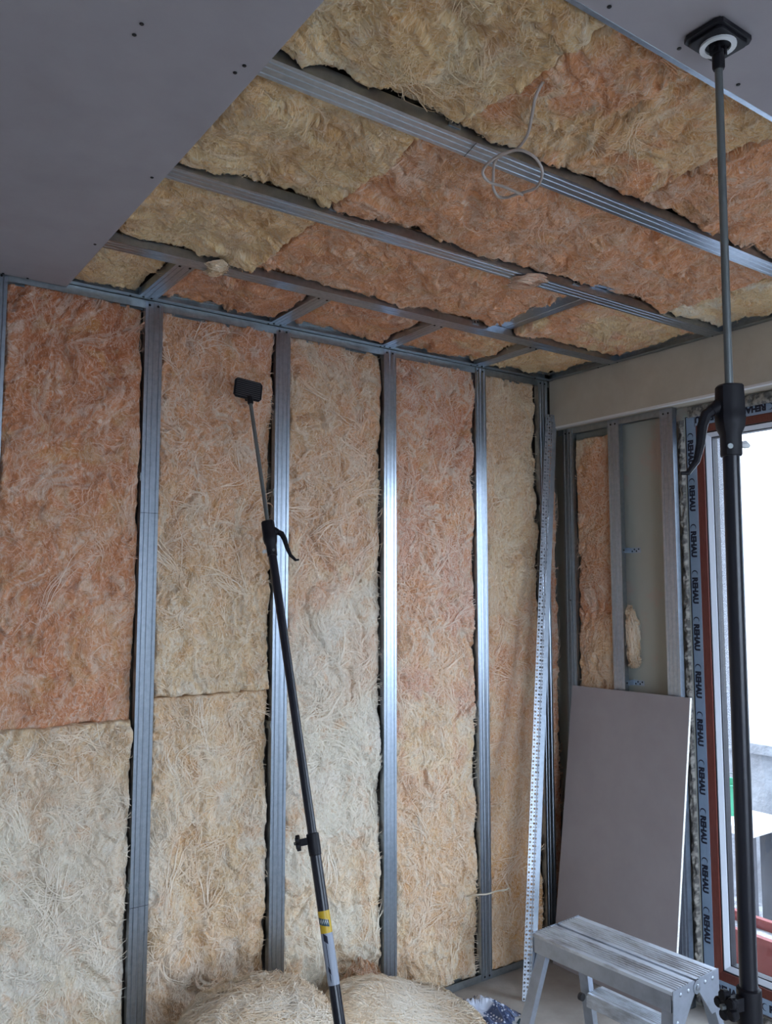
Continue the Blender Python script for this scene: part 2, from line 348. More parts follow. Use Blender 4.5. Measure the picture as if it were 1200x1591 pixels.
WOOLN = [0]
def batt(label, group, P0, U, V, N, su, sv, tints, depth=0.045, lump=0.012, flow=math.pi/2, flake=0.005, puff=0.005, edge=0.009, sw=0.85, relief=0.0055, amber=0.5,
         strand=1.0, res=0.0037, shape=None, hooks=None, white=0.5, name='insulation_batt'):
    """soft slab: P0 corner, U/V edges in the plane, N towards the room; tints=[(name, name2, vlo, vhi)...] along v"""
    WOOLN[0] += 1; sd = WOOLN[0]*101
    P0,U,V,N = (np.array(a,float) for a in (P0,U,V,N))
    nu = max(8,int(su/res)); nv = max(8,int(sv/res))
    u,v = np.meshgrid(np.linspace(0,su,nu),np.linspace(0,sv,nv))
    # direction of the fibres as drawn in the plane
    ca,sa = math.cos(flow), math.sin(flow)
    wx = fbm(u/0.22,v/0.22,sd+1,3); wy = fbm(u/0.22,v/0.22,sd+2,3)
    uu = u+0.11*wx; vv = v+0.11*wy
    a = uu*ca+vv*sa; c = -uu*sa+vv*ca                      # a along the fibres, c across
    big = fbm(u/0.30,v/0.30,sd+3,2)
    mid = fbm(u/0.13,v/0.13,sd+4,6,0.60)
    bil = sum(0.55**k*np.abs(perlin(a/0.085*2**k+7*k,c/0.050*2**k,sd+5+40*k)) for k in range(4))
    tq = fbm(a/0.24,c/0.10,sd+6,3,0.5)*2.6; tf = np.floor(tq); tr_ = tq-tf
    fl = (tf+sstep(0.86,1.0,tr_)+0.35*tr_)/2.6
    fine = fbm(a/0.042,c/0.019,sd+7,3,0.65)
    # ragged outline
    e1 = 0.010*fbm(v/0.10,u*0+3.1,sd+8,4); e2 = 0.009*fbm(v/0.10,u*0+7.7,sd+9,4)
    e3 = 0.010*fbm(u/0.06,v*0+1.3,sd+10,4); e4 = 0.009*fbm(u/0.06,v*0+5.9,sd+11,4)
    du = np.minimum(u+e1,su-u+e2); dv = np.minimum(v+e3,sv-v+e4)
    d = np.minimum(du,dv)
    prof = np.sqrt(np.clip(1-(1-np.clip(d/edge,0,1))**2,0,1))
    prof[0,:] = 0; prof[-1,:] = 0; prof[:,0] = 0; prof[:,-1] = 0
    pit = sstep(0.30,0.62,fbm(u/0.10+3.3,v/0.12,sd+17,3,0.55))
    cz = fbm(a/0.34,c/0.17,sd+18,3,0.5); cm = sstep(-0.1,0.25,fbm(u/0.28,v/0.28,sd+19,2))
    h = lump*(1.7*big+1.05*mid)-0.014*pit-0.011*cm*np.exp(-(cz/0.045)**2)+0.005*cm*np.tanh(cz/0.11)+flake*fl+puff*(bil-0.45)+relief*fine
    if shape is not None: h = h+shape(u,v)
    h = -depth*(1-prof)+h*prof
    bu = (u-su/2)/su*2; k = 1-prof
    jit = 0.007*fbm(u/0.025,v/0.025,sd+12,2)
    uo = u+np.sign(bu)*jit*k; vo = v+jit*k*np.sign(v-sv/2)
    P = P0+uo[...,None]*U+vo[...,None]*V+h[...,None]*N
    # colours: zones along v, patches, pale streaks
    n1 = fbm(u/0.35,v/0.35,sd+13,3); n2 = fbm(a/0.14,c/0.06,sd+14,4); n3 = fbm(u/0.10,v/0.10,sd+15,4)
    C = np.zeros(u.shape+(3,)); W = np.zeros(u.shape)
    for (ta,tb,lo,hi) in tints:
        wz = sstep(lo-0.38,lo+0.38,v+0.35*n1+0.15*n2) * (1-sstep(hi-0.38,hi+0.38,v+0.35*n1+0.15*n2))+1e-4
        f = sstep(-0.25,0.30,n1*0.8+n2*0.55)[...,None]
        C += wz[...,None]*(PAL[ta]*(1-f)+PAL[tb]*f); W += wz
    C /= W[...,None]
    n4 = fbm(a/0.045,c/0.022,sd+16,4,0.65)
    f = (white*sstep(-0.08,0.42,n2*0.5+0.3*n3+0.8*n4))[...,None]; C = C*(1-f)+PAL['white']*f
    f = (amber*sstep(0.05,0.60,n3-0.35*n2+0.5*n4-0.05))[...,None]; C = C*(1-f)+PAL['amber']*f
    org = tuple(P0+U*su/2)
    t = thing(name,org,label,'insulation',group)
    grid_mesh('wool_body',P,C,M['wool'],t,org=org)
    # loose fibres: bundles of long strands plus short fuzz
    def strands(count,kseg,lmin,lmax,wd,bundle,lift,curl,wh):
        nb = max(1,int(count)); r = np.random.default_rng(sd)
        u0 = r.uniform(0.015,su-0.015,nb); v0 = r.uniform(0.015,sv-0.015,nb)
        th0 = flow+curl*fbm(u0/0.16,v0/0.16,sd+20,2)*math.pi*1.6+r.normal(0,0.45,nb)
        ku = r.normal(0,curl*0.5,nb); ln = r.uniform(lmin,lmax,nb); lf = r.uniform(0.2,1,nb)*lift
        rep = lambda x: np.repeat(x,bundle)
        spread = 0.007 if bundle > 1 else 0
        u0 = rep(u0)+r.normal(0,spread,nb*bundle); v0 = rep(v0)+r.normal(0,spread,nb*bundle)
        th = rep(th0)+r.normal(0,0.10,nb*bundle); ku = rep(ku)+r.normal(0,0.25,nb*bundle); ln = rep(ln)*r.uniform(0.6,1.1,nb*bundle); lf = rep(lf)
        n_ = len(u0); ds = ln/(kseg-1); cu,cv = u0.copy(),v0.copy(); pu=[];pv=[];dr=[]
        for k_ in range(kseg):
            pu.append(cu.copy()); pv.append(cv.copy()); dr.append(th.copy())
            th = th+ku/(kseg-1)*2+0.35*perlin(cu/0.05,cv/0.05,sd+21)
            cu = cu+np.cos(th)*ds; cv = cv+np.sin(th)*ds
        pu = np.stack(pu,1); pv = np.stack(pv,1); dr = np.stack(dr,1)
        pu = np.clip(pu,-0.005,su+0.005); pv = np.clip(pv,0.002,sv-0.002)
        iu = pu/su*(nu-1); iv = pv/sv*(nv-1); hh = bilinear(h,iu,iv)
        tt = np.linspace(0,1,kseg)[None,:]
        hh = np.where((pu<0.012)|(pu>su-0.012),np.maximum(hh,-0.002),np.maximum(hh,-0.02))+0.0008+lf[:,None]*np.sin(np.pi*tt)
        Pw = P0+pu[...,None]*U+pv[...,None]*V+hh[...,None]*N
        wv = (wd*(0.25+np.sin(np.pi*np.clip(tt,0.02,0.98))))[...,None]
        S = (-np.sin(dr)[...,None]*U+np.cos(dr)[...,None]*V)*wv
        col = bilinear(C,iu[:,0],iv[:,0]); f_ = r.uniform(0.2,1,n_)[:,None]*wh
        return Pw,S,col*(1-f_)+PAL['white']*f_
    A_ = su*sv*strand
    for nm,args in (('long_fibres',(A_*230*sw,10,0.05,0.17,0.0009*sw,4,0.009,1.1,0.75*sw)),('wisps',(A_*26*sw,16,0.14,0.34,0.0011*sw,6,0.014,0.9,0.9*sw)),
                    ('fuzz',(A_*8500,4,0.012,0.036,0.0009*sw,1,0.009,1.6,0.8*sw))):
        Pw,S,cc = strands(*args); ribbon_mesh(nm,Pw,S,cc,t,org)
    return t

# ------------------------------------------------------------------ room shell
XL, YF = -5.2, WIN2['y']                     # left wall and wall behind the photographer
SLAB = H+0.085
struct(MB().box((XL-0.2,YF-0.2,-0.12),(0.27,0.30,0)).build('floor',M['floor']))
struct(MB().box((XL-0.2,YF-0.2,SLAB),(0.27,0.30,SLAB+0.2)).build('ceiling',M['slab']))
struct(MB().box((XL-0.2,0.075,0),(0.27,0.30,SLAB)).build('wall_back',M['concrete']))
struct(MB().box((XL-0.2,YF,0),(XL,0.075,SLAB)).build('wall_left',M['room_wall']))
f = MB(); W2 = WIN2
f.box((XL-0.2,YF-0.2,0),(W2['x0'],YF,SLAB)); f.box((W2['x1'],YF-0.2,0),(0.27,YF,SLAB))
f.box((W2['x0'],YF-0.2,0),(W2['x1'],YF,W2['z0'])); f.box((W2['x0'],YF-0.2,W2['z1']),(W2['x1'],YF,SLAB))
struct(f.build('wall_front',M['room_wall']))
D = DOOR
f = MB(); f.box((0.105,D['y1'],0),(0.27,0.075,SLAB)); f.box((0.192,-0.668,0),(0.27,D['y1'],SLAB))
f.box((0.105,YF,0),(0.27,D['y0'],SLAB)); f.box((0.105,D['y0'],D['z1']),(0.27,D['y1'],SLAB))
struct(f.build('wall_right',M['plaster_old']))
struct(MB().box((0.105,D['y0'],0),(0.27,D['y1'],D['z0'])).build('wall_sill',M['concrete']))
# board over the rest of the back wall, left of the open bays
struct(MB().box((XL,-0.0125,0.0),(-2.40,0,H-0.0125)).build('wall_board',M['board']))

# skimmed beam over the window wall, with its white bead
o = MB().box((0,YF,2.341),(0.105,0.0,H)).build('trim_1',M['beam'])
struct(o); o['label'] = 'skimmed grey-beige beam boxed in above the window wall'
o2 = MB().box((-0.002,YF,2.339),(0.022,-0.002,2.3475)).build('corner_bead',M['bead_white'],o)

# ------------------------------------------------------------------ steel profiles
CD = [(-0.030,0.027),(-0.030,0.0),(-0.0205,0),(-0.0185,0.0013),(-0.0165,0),(-0.0035,0),(-0.0015,-0.0011),(0.0015,-0.0011),(0.0035,0),
      (0.0165,0),(0.0185,0.0013),(0.0205,0),(0.030,0.0),(0.030,0.027),(0.0235,0.027),(0.0235,0.0258),(0.0287,0.0258),(0.0287,0.0016),
      (-0.0287,0.0016),(-0.0287,0.0258),(-0.0235,0.0258),(-0.0235,0.027)]
UD = [(-0.014,0.027),(-0.014,0),(0.014,0),(0.014,0.027),(0.0128,0.027),(0.0128,0.0012),(-0.0128,0.0012),(-0.0128,0.027)]
_sm = MB().lathe((0,0,0),(0,0,1),[(0,0.0042),(0.0012,0.0042),(0.0022,0.0028),(0.0022,0.0008)],10).build('screw',M['screw'])
SCREW = _sm.data; bpy.data.objects.remove(_sm)
def screw(parent, p, nrm, r=1.0):
    o = bpy.data.objects.new('screw',SCREW); COL.objects.link(o); o.parent = parent
    o.location = Vector(p)-ORG[parent.name]
    o.rotation_mode = 'QUATERNION'; o.rotation_quaternion = Vector((0,0,1)).rotation_difference(Vector(nrm)); o.scale = (r,r,1)
    return o
def profile(name,label,cat,group,sec,P,A,B,L,screws=(),nrm=None,material=None,part='channel'):
    t = thing(name,P,label,cat,group)
    MB().extrude(sec,P,A,B,L).build(part,material or M['zinc'],t)
    for s in screws: screw(t,s,nrm)
    return t

# studs of the back wall (faces flush at y=0)
SX = [-2.384,-1.8937,-1.4028,-0.9153,-0.4282,-0.0425]
SL = ['galvanised wall stud at the far left picture edge','galvanised wall stud second from left, left of the leaning prop pole',
      'galvanised wall stud standing right behind the leaning prop pole','brightest galvanised wall stud, in the middle of the back wall',
      'galvanised wall stud with the pale cable end poking out beside it','galvanised wall stud in the room corner beside the beam']
for i,(x,l) in enumerate(zip(SX,SL)):
    t = profile('wall_stud',l,'metal stud','vertical studs of the back wall',CD,(x,0,0.004),(1,0,0),(0,1,0),(0,0,H-0.008),
            [(x-0.017,-0.0002,H-0.016),(x+0.012,-0.0002,H-0.016)]+([(x-0.012,-0.0002,0.016),(x+0.014,-0.0002,0.016)]),(0,-1,0))
    if i == 1:
        for z in (1.85,0.60): MB().box((x-0.030,-0.0014,z-0.0006),(x+0.030,-0.0010,z+0.0006)).build('joint_line',M['screw'],t)
    # perforated hanger ears showing beside the stud
    for z in ((1.97,0.66) if i%2 else (1.95,1.12)):
        b_ = MB()
        for k in range(3): b_.tube([(x-0.0345,0.012+k*0.007,z),(x-0.0305,0.012+k*0.007,z)],0.0032,8)
        b_.box((x-0.0325,0.004,z-0.014),(x-0.0302,0.050,z+0.014)); b_.build('hanger_ear',M['zinc_dark'],t)
# tracks: wall top, wall foot, ceiling edge along wall and along beam
UDf = [(-0.0145,0.028),(-0.0145,0),(0.0145,0),(0.0145,0.028),(0.0135,0.028),(0.0135,0.001),(-0.0135,0.001),(-0.0135,0.028)]
t = thing('wall_track',(-1.2,0.0145,H),'galvanised track along the top of the back wall holding the stud heads','metal track','perimeter tracks')
MB().extrude(UDf,(XL,0.0155,H-0.001),(0,1,0),(0,0,-1),(-XL-0.002,0,0)).build('channel',M['zinc_dark'],t)
t = thing('wall_track',(-1.2,0.0145,0),'galvanised track on the floor along the foot of the back wall','metal track','perimeter tracks')
MB().extrude(UDf,(XL,0.0155,0.001),(0,1,0),(0,0,1),(-XL-0.002,0,0)).build('channel',M['zinc_dark'],t)
t = thing('ceiling_track',(-1.2,0,H+0.03),'galvanised ceiling edge track running above the back wall studs','metal track','perimeter tracks')
MB().extrude(UDf,(XL,-0.001,H+0.0155),(0,0,1),(0,-1,0),(-XL-0.03,0,0)).build('channel',M['zinc_dark'],t)
for x in (-2.30,-1.98,-1.47,-0.97,-0.49,-0.10): screw(t,(x,-0.008,H+0.0008),(0,0,-1),0.9)
t = thing('ceiling_track',(0,-1,H+0.03),'galvanised ceiling edge track running along the top of the beam','metal track','perimeter tracks')
MB().extrude(UDf,(-0.001,-0.002,H+0.0155),(0,0,1),(-1,0,0),(0,YF+0.01,0)).build('channel',M['zinc_dark'],t)
for y in (-0.36,-0.405,-0.86,-0.30): screw(t,(-0.008,y,H+0.0008),(0,0,-1),0.9)

# ceiling channels (bottom faces at z=H)
CY = [-0.382,-0.873,-1.357,-1.832]
CLb = ['ceiling channel nearest the back wall, with short cross pieces screwed to it','middle ceiling channel crossed by a tuft of wool',
      'long bright ceiling channel that the loose cable coil hangs below','ceiling channel half covered by the board edge at top right']
for y,l in zip(CY,CLb):
    t = profile('ceiling_channel',l,'metal channel','long channels under the ceiling',CD,(-4.9,y,H),(0,1,0),(0,0,1),(4.897,0,0))
    if y == CY[2]: MB().obox((-1.668,y,H-0.0013),(0.0007,0,0),(0.008,0.030,0),(0,0,0.0002)).build('joint_line',M['screw'],t)
    for x in (-1.74,-0.82):
        b_ = MB(); b_.box((x-0.016,y-0.0335,H+0.012),(x+0.016,y-0.0305,H+0.07)); ha = b_.build('hanger_ear',M['zinc_dark'],t)
        screw(t,(x-0.006,y-0.034,H+0.020),(0,-1,0)); screw(t,(x+0.007,y-0.034,H+0.022),(0,-1,0))
NX = [-1.925,-1.440,-0.945,-0.452]
NL = ['short cross channel at the ceiling edge, nearest the hung ceiling board','short cross channel at the ceiling edge, second from the left',
      'short cross channel at the ceiling edge, third from the left','short cross channel at the ceiling edge, nearest the beam']
for x,l in zip(NX,NL):
    profile('cross_channel',l,'metal channel','short cross channels at the ceiling edge',CD,(x,-0.351,H+0.0006),(1,0,0),(0,0,1),(0,0.335,0),
            [(x-0.016,-0.345,H+0.0002),(x+0.016,-0.345,H+0.0002),(x-0.016,-0.024,H-0.0006),(x+0.012,-0.022,H-0.0006)],(0,0,-1))
    # the screws at the channel end sit on a small overlapping lip
t = thing('spacer_strip',(-0.69,-0.62,H+0.03),'wide bluish steel strip lying above two ceiling channels','metal strip')
o = MB().extrude([(-0.055,0.012),(-0.055,0),(-0.02,0),(-0.018,0.002),(0.018,0.002),(0.02,0),(0.055,0),(0.055,0.012),(0.0535,0.012),(0.0535,0.0015),(-0.0535,0.0015),(-0.0535,0.012)],
           (-0.69,-0.92,H+0.0278),(1,0,0),(0,0,1),(0,0.57,0)).build('strip',M['zinc'],t)

# hung plasterboards
def ceil_board(label,x0,x1,y0,y1,pts):
    t = thing('ceiling_board',((x0+x1)/2,(y0+y1)/2,H),label,'plasterboard','boards hung under the ceiling')
    MB().box((x0,y0,H-0.0125),(x1,y1,H-0.0006)).build('sheet',M['board'],t)
    for p in pts: screw(t,(p[0],p[1],H-0.0127),(0,0,-1),0.95)
ceil_board('grey ceiling board at top left ending over the open wool',-3.38,-2.182,-2.02,-0.004,
    [(-2.406,-1.36),(-2.407,-1.325),(-2.214,-1.357),(-2.219,-1.328),(-2.207,-0.852),(-2.205,-0.391),(-2.30,-0.012),(-2.37,-0.012),(-2.62,-0.87),(-2.62,-0.39)])
ceil_board('grey ceiling board at top right carrying the pad of the upright prop pole',-2.180,-0.002,-3.02,-1.824,
    [(-1.791,-1.846),(-1.605,-1.847),(-1.422,-1.847),(-1.22,-1.847),(-1.0,-1.847),(-2.0,-1.846)])
f = MB()
for (a,b_,c,d) in [(-4.58,-3.384,-2.02,-0.004),(XL+0.002,-2.184,-4.89,-2.024),(-2.180,-0.002,-4.89,-3.024),(XL+0.002,-4.584,-2.02,-0.004)]:
    f.box((a,c,H-0.0125),(b_,d,H-0.0006))
struct(f.build('ceiling_lining',M['board']))

# ------------------------------------------------------------------ glass wool of the back wall
Z0, Z1 = 0.012, H-0.014
def wall_batt(label,x0,x1,z0,z1,tints,yo=0.0,**k):
    kw = dict(depth=0.042,flow=math.pi/2+0.25,lump=0.016)
    kw.update(k)
    return batt(label,'wool batts between the wall studs',(x0,0.018+yo,z0),(1,0,0),(0,0,1),(0,-1,0),x1-x0,z1-z0,tints,**kw)
ed = [x for s in SX for x in (s-0.030,s+0.030)]
curl = lambda sv,a,wd: (lambda u,v: a*np.exp(-((v-sv)/wd)**2))
wall_batt('salmon coloured upper wool batt in the leftmost bay of the back wall',ed[1]+0.001,ed[2]-0.001,1.178,Z1,[('salmon','peach',0,0.9),('rust','salmon',0.9,1.5)],flow=1.2,white=0.40,sw=0.65,relief=0.004,strand=0.6)
wall_batt('cream lower wool batt in the leftmost bay with a curled top edge',ed[1]+0.001,ed[2]-0.003,Z0,1.186,[('cream','pale',0,0.25),('pale','white',0.25,0.80),('sand','cream',0.80,1.3)],
          amber=0.42,shape=curl(1.135,0.024,0.045),strand=1.0,white=0.6,yo=-0.003)
wall_batt('tan upper wool batt behind the pad of the leaning prop pole',ed[3]+0.001,ed[4]-0.002,1.240,Z1,[('sand','cream',0,0.5),('peach','sand',0.5,1.0),('peach','salmon',1.0,1.5)],
          shape=curl(0.03,0.020,0.04),strand=0.8)
wall_batt('cream lower wool batt with amber spots behind the wool roll',ed[3]+0.001,ed[4]-0.004,Z0,1.246,[('sand','amber',0,0.35),('cream','white',0.35,0.9),('sand','cream',0.9,1.4)],white=0.5)
wall_batt('pale stringy wool batt right of the leaning prop pole',ed[5]+0.001,ed[6]-0.001,Z0,Z1,[('cream','pale',0,0.5),('white','pale',0.5,1.5),('cream','peach',1.5,2.0),('peach','sand',2.0,2.6)],
          strand=1.1,white=0.5)
wall_batt('pinkish wool batt in the bay right of the brightest stud',ed[7]+0.001,ed[8]-0.001,Z0,Z1,[('sand','cream',0,0.3),('sand','cream',0.3,0.8),('pink','cream',0.8,1.4),('pink','peach',1.4,1.9),('salmon','peach',1.9,2.6)],strand=1.2,white=0.65)
wall_batt('beige wool batt in the last bay before the room corner',ed[9]+0.001,ed[10]-0.001,Z0,Z1,[('sand','amber',0,0.8),('peach','sand',0.8,1.7),('sand','cream',1.7,2.6)],white=0.3,flake=0.006)
batt('narrow orange wool strip squeezed into the room corner','wool batts between the wall studs',(-0.006,0.034,Z0),(1,0,0),(0,0,1),(0,-1,0),0.075,2.29,
     [('salmon','peach',0,2.4)],depth=0.035,lump=0.006,flake=0.004)

# glass wool above the ceiling channels
def ceil_batt(label,x0,x1,y0,y1,tints,**k):
    kw = dict(depth=0.050,flow=0.35,lump=0.012,flake=0.013,puff=0.011,edge=0.006,strand=0.75,white=0.34,sw=0.55,relief=0.0036)
    kw.update(k)
    # seen from below: u along +x, v along +y, room side is -z
    return batt(label,'wool batts above the ceiling channels',(x0,y0,H+0.017),(1,0,0),(0,1,0),(0,0,-1),x1-x0,y1-y0,tints,**kw)
R0 = (-0.351,-0.012); R1 = (-0.842,-0.4125); R2 = (-1.3265,-0.9035); R3 = (-1.801,-1.3875)
big9 = 9.0
ceil_batt('small cream ceiling batt against the wall by the hung board corner',-2.19,-1.957,*R0,[('straw','honey',0,9)])
ceil_batt('small peach ceiling batt between the first and second cross channels',-1.893,-1.472,*R0,[('apricot','salmon',0,9)])
ceil_batt('small peach ceiling batt between the second and third cross channels',-1.408,-0.977,*R0,[('apricot','salmon',0,9)])
ceil_batt('small peach ceiling batt between the third and fourth cross channels',-0.913,-0.484,*R0,[('apricot','honey',0,9)])
ceil_batt('small cream ceiling batt in the corner beside the beam',-0.420,-0.03,*R0,[('straw','honey',0,9)])
ceil_batt('cream ceiling batt beside the hung board, second row from the wall',-2.19,-1.735,*R1,[('straw','honey',0,9)])
ceil_batt('peach ceiling batt in the middle of the second row from the wall',-1.733,-0.748,*R1,[('apricot','peach',0,9)],flow=0.2)
ceil_batt('cream ceiling batt between the wide steel strip and the beam',-0.632,-0.032,*R1,[('straw','apricot',0,9)])
ceil_batt('cream ceiling batt beside the hung board, between the two long channels',-2.19,-1.755,*R2,[('straw','honey',0,9)])
ceil_batt('long peach ceiling batt below and left of the bright long channel',-1.753,-0.352,*R2,[('apricot','peach',0,9)],flow=0.15)
ceil_batt('cream ceiling batt at the beam end of the third row from the wall',-0.350,-0.032,*R2,[('straw','pale',0,9)])
ceil_batt('amber cream ceiling batt at the top edge of the picture',-2.19,-1.730,*R3,[('honey','straw',0,9)],flow=0.1,
          shape=lambda u,v: 0.012*sstep(0.29,0.45,u))
ceil_batt('peach ceiling batt above the cable coil',-1.729,-1.136,*R3,[('apricot','honey',0,9)],flow=0.7,flake=0.014)
ceil_batt('peach ceiling batt behind the rod of the upright prop pole',-1.135,-0.032,*R3,[('apricot','peach',0,9)],flow=0.7,flake=0.014)

# ------------------------------------------------------------------ soft lumps (rolls, tufts)
def blob(name,label,cat,group,C0,axes,rad,tint,seed,lumpy=0.03,nu=160,nv=90,power=2.4,strand=900,floor_z=None,bend=0.0,slen=(0.02,0.07)):
    """closed soft body: axes 3 unit vectors, rad 3 radii (first is the long axis)"""
    A = [np.array(Vector(a).normalized()) for a in axes]; C0 = np.array(C0,float)
    th,ph = np.meshgrid(np.linspace(0,2*np.pi,nu),np.linspace(0.02,np.pi-0.02,nv))
    def sp(c,p): return np.sign(c)*np.abs(c)**(2/p)
    x = sp(np.cos(ph),power); y = sp(np.sin(ph),power)*sp(np.cos(th),2.2); z = sp(np.sin(ph),power)*sp(np.sin(th),2.2)
    # noise on a cylinder kept periodic by mixing both seams
    w_ = th/(2*np.pi); w2 = sstep(0.80,1.0,w_)
    def nz(sx,sy,k,oc=4):
        f1 = fbm(th/sx,ph/sy,seed+k,oc); f2 = fbm((th-2*np.pi)/sx,ph/sy,seed+k,oc); return f1*(1-w2)+f2*w2
    d = 1+lumpy*(2.2*nz(1.3,0.8,1,3)+1.4*nz(0.5,0.25,2,4)+1.0*nz(0.20,0.09,3,4)+0.75*nz(0.075,0.036,4,3))
    P = C0+((x*rad[0])[...,None]*A[0]+(y*rad[1]*d)[...,None]*A[1]+(z*rad[2]*d)[...,None]*A[2])
    if bend: P = P+np.array([0,0,-bend])*((x*x)[...,None])
    if floor_z is not None: P[...,2] = np.maximum(P[...,2],floor_z)
    f = sstep(-0.25,0.3,nz(1.0,0.5,5,3)+0.5*nz(0.3,0.15,6,3))[...,None]
    C = PAL[tint[0]]*(1-f)+PAL[tint[1]]*f
    f = (0.7*sstep(-0.15,0.4,nz(0.3,0.2,7,4)+0.8*nz(0.08,0.03,8,3)))[...,None]; C = C*(1-f)+PAL['white']*f
    org = tuple(C0 if floor_z is None else (C0[0],C0[1],floor_z))
    t = thing(name,org,label,cat,group)
    grid_mesh('wool_body',P,C,M['wool'],t,org=org)
    r = np.random.default_rng(seed)
    n_ = strand; iu = r.uniform(1,nu-2,n_); iv = r.uniform(3,nv-4,n_); k=6
    di = r.normal(0,1,(n_,2)); di /= np.linalg.norm(di,axis=1)[:,None]
    ln = r.uniform(slen[0],slen[1],n_)
    circ = 2*np.pi*max(rad[1],rad[2]); stepu = ln*di[:,0]/circ*nu/(k-1); stepv = ln*di[:,1]/(2*rad[0])*nv/(k-1)
    pts=[]; 
    for j in range(k):
        pts.append(bilinear(P,np.clip(iu+stepu*j,0,nu-2),np.clip(iv+stepv*j,0,nv-2)))
    P_ = np.stack(pts,1); nrm = P_-C0; nrm /= np.linalg.norm(nrm,axis=2)[...,None]
    P_ = P_+nrm*(0.0012+0.010*np.sin(np.pi*np.linspace(0,1,k))[None,:,None]*r.uniform(0,1,n_)[:,None,None])
    tg = np.gradient(P_,axis=1); S = np.cross(tg,nrm); S = S/(np.linalg.norm(S,axis=2)[...,None]+1e-9)*0.0009
    cc = bilinear(C,iu,iv); f_ = r.uniform(0.3,1,n_)[:,None]*0.6
    ribbon_mesh('fuzz',P_,S,cc*(1-f_)+PAL['white']*f_,t,org)
    return t
blob('wool_roll','fluffy cream wool roll heaped in front of the back wall at bottom left','insulation','loose wool on the floor',
     (-1.635,-0.31,0.16),((1,-0.30,-0.10),(0.30,1,0),(0.10,0,1)),(0.265,0.19,0.258),('cream','white'),501,0.036,300,180,2.3,14000,0.0,slen=(0.03,0.10))
blob('wool_roll','pale wool roll sloping down to the right behind the prop pole foot','insulation','loose wool on the floor',
     (-1.065,-0.30,0.085),((1,-0.16,-0.42),(0.16,1,0),(0.42,0,1)),(0.33,0.16,0.165),('cream','white'),502,0.036,300,180,2.5,14000,0.0,slen=(0.03,0.10))
blob('wool_scrap','small orange wool scrap tucked between the roll and the wall','insulation','loose wool on the floor',
     (-1.075,-0.062,0.13),((1,0,0.3),(0,1,0),(-0.3,0,1)),(0.085,0.035,0.12),('peach','amber'),503,0.16,160,110,2.0,1500,0.0)
blob('wool_tuft','wool tuft drooping over the middle ceiling channel','insulation','wool tufts',
     (-1.005,-0.862,H-0.003),((0.2,1,0),(1,-0.2,0),(0,0,1)),(0.060,0.034,0.0035),('apricot','peach'),504,0.55,160,110,2.0,2600,slen=(0.03,0.08))
blob('wool_tuft','wool tuft drooping over the ceiling channel next to the hung board','insulation','wool tufts',
     (-1.845,-0.40,H-0.003),((0.25,1,0),(1,-0.25,0),(0,0,1)),(0.062,0.019,0.0035),('honey','straw'),505,0.55,160,110,2.0,1800,slen=(0.03,0.07))
blob('wool_tuft','wool lump bulging past the window-wall stud above the leaning board','insulation','wool tufts',
     (0.083,-0.366,1.40),((0,0.12,1),(1,0,0),(0,1,-0.12)),(0.125,0.020,0.030),('sand','cream'),506,0.30,140,120,4.0,1200)

# ------------------------------------------------------------------ window wall framing under the beam
WX = 0.048
for y,l,g in [(-0.062,'dark galvanised stud of the window wall nearest the corner',0),(-0.326,'galvanised stud in the middle of the window wall above the leaning board',1),
            (-0.598,'galvanised stud beside the glazed door with a daylit edge',2)]:
    t = profile('window_wall_stud',l,'metal stud','studs of the window wall',CD,(WX,y,0.004),(0,1,0),(1,0,0),(0,0,2.335),
        [(WX-0.0002,y-0.012,2.318),(WX-0.0002,y+0.012,2.318)]+([(WX-0.0002,y,1.55)] if g==0 else []),(-1,0,0),M['zinc'] if g else M['zinc_dark'])
t = thing('window_wall_track',(WX+0.0155,-0.3,2.341),'galvanised track under the beam holding the window wall studs','metal track','perimeter tracks')
MB().extrude(UDf,(WX+0.0155,-0.630,2.340),(1,0,0),(0,0,-1),(0,0.625,0)).build('channel',M['zinc_dark'],t)
t = thing('window_wall_track',(WX+0.0155,-0.3,0),'galvanised floor track of the window wall behind the leaning board','metal track','perimeter tracks')
MB().extrude(UDf,(WX+0.0155,-0.630,0.001),(1,0,0),(0,0,1),(0,0.625,0)).build('channel',M['zinc_dark'],t)
batt('peach wool batt in the window wall above the leaning board','wool batts between the wall studs',(WX+0.018,-0.092,Z0),(0,-1,0),(0,0,1),(-1,0,0),0.206,2.275,
     [('cream','sand',0,1.2),('peach','salmon',1.2,1.9),('peach','cream',1.9,2.4)],depth=0.035,lump=0.008,flake=0.006)
for z,l in ((1.766,'perforated steel hanger beside the window wall stud, upper one'),(1.205,'perforated steel hanger beside the window wall stud, just above the leaning board')):
    t = thing('wall_hanger',(0.10,-0.375,z),l,'bracket','perforated wall hangers')
    sec = [(-0.011,0),(0.011,0),(0.011,0.0012),(-0.011,0.0012)]
    MB().extrude(sec,(0.066,-0.3575,z),(0,0,1),(0,-1,0),(0.038,0,0)).build('arm',M['zinc'],t)
    MB().extrude(sec,(0.1035,-0.358,z),(0,0,1),(-1,0,0),(0,-0.055,0)).build('foot',M['zinc'],t)
    for k in range(4): screw(t,(0.1018,-0.370-0.011*k,z+(0.004 if k%2 else -0.004)),(-1,0,0),0.8)
    screw(t,(0.058,-0.3592,z),(0,-1,0))

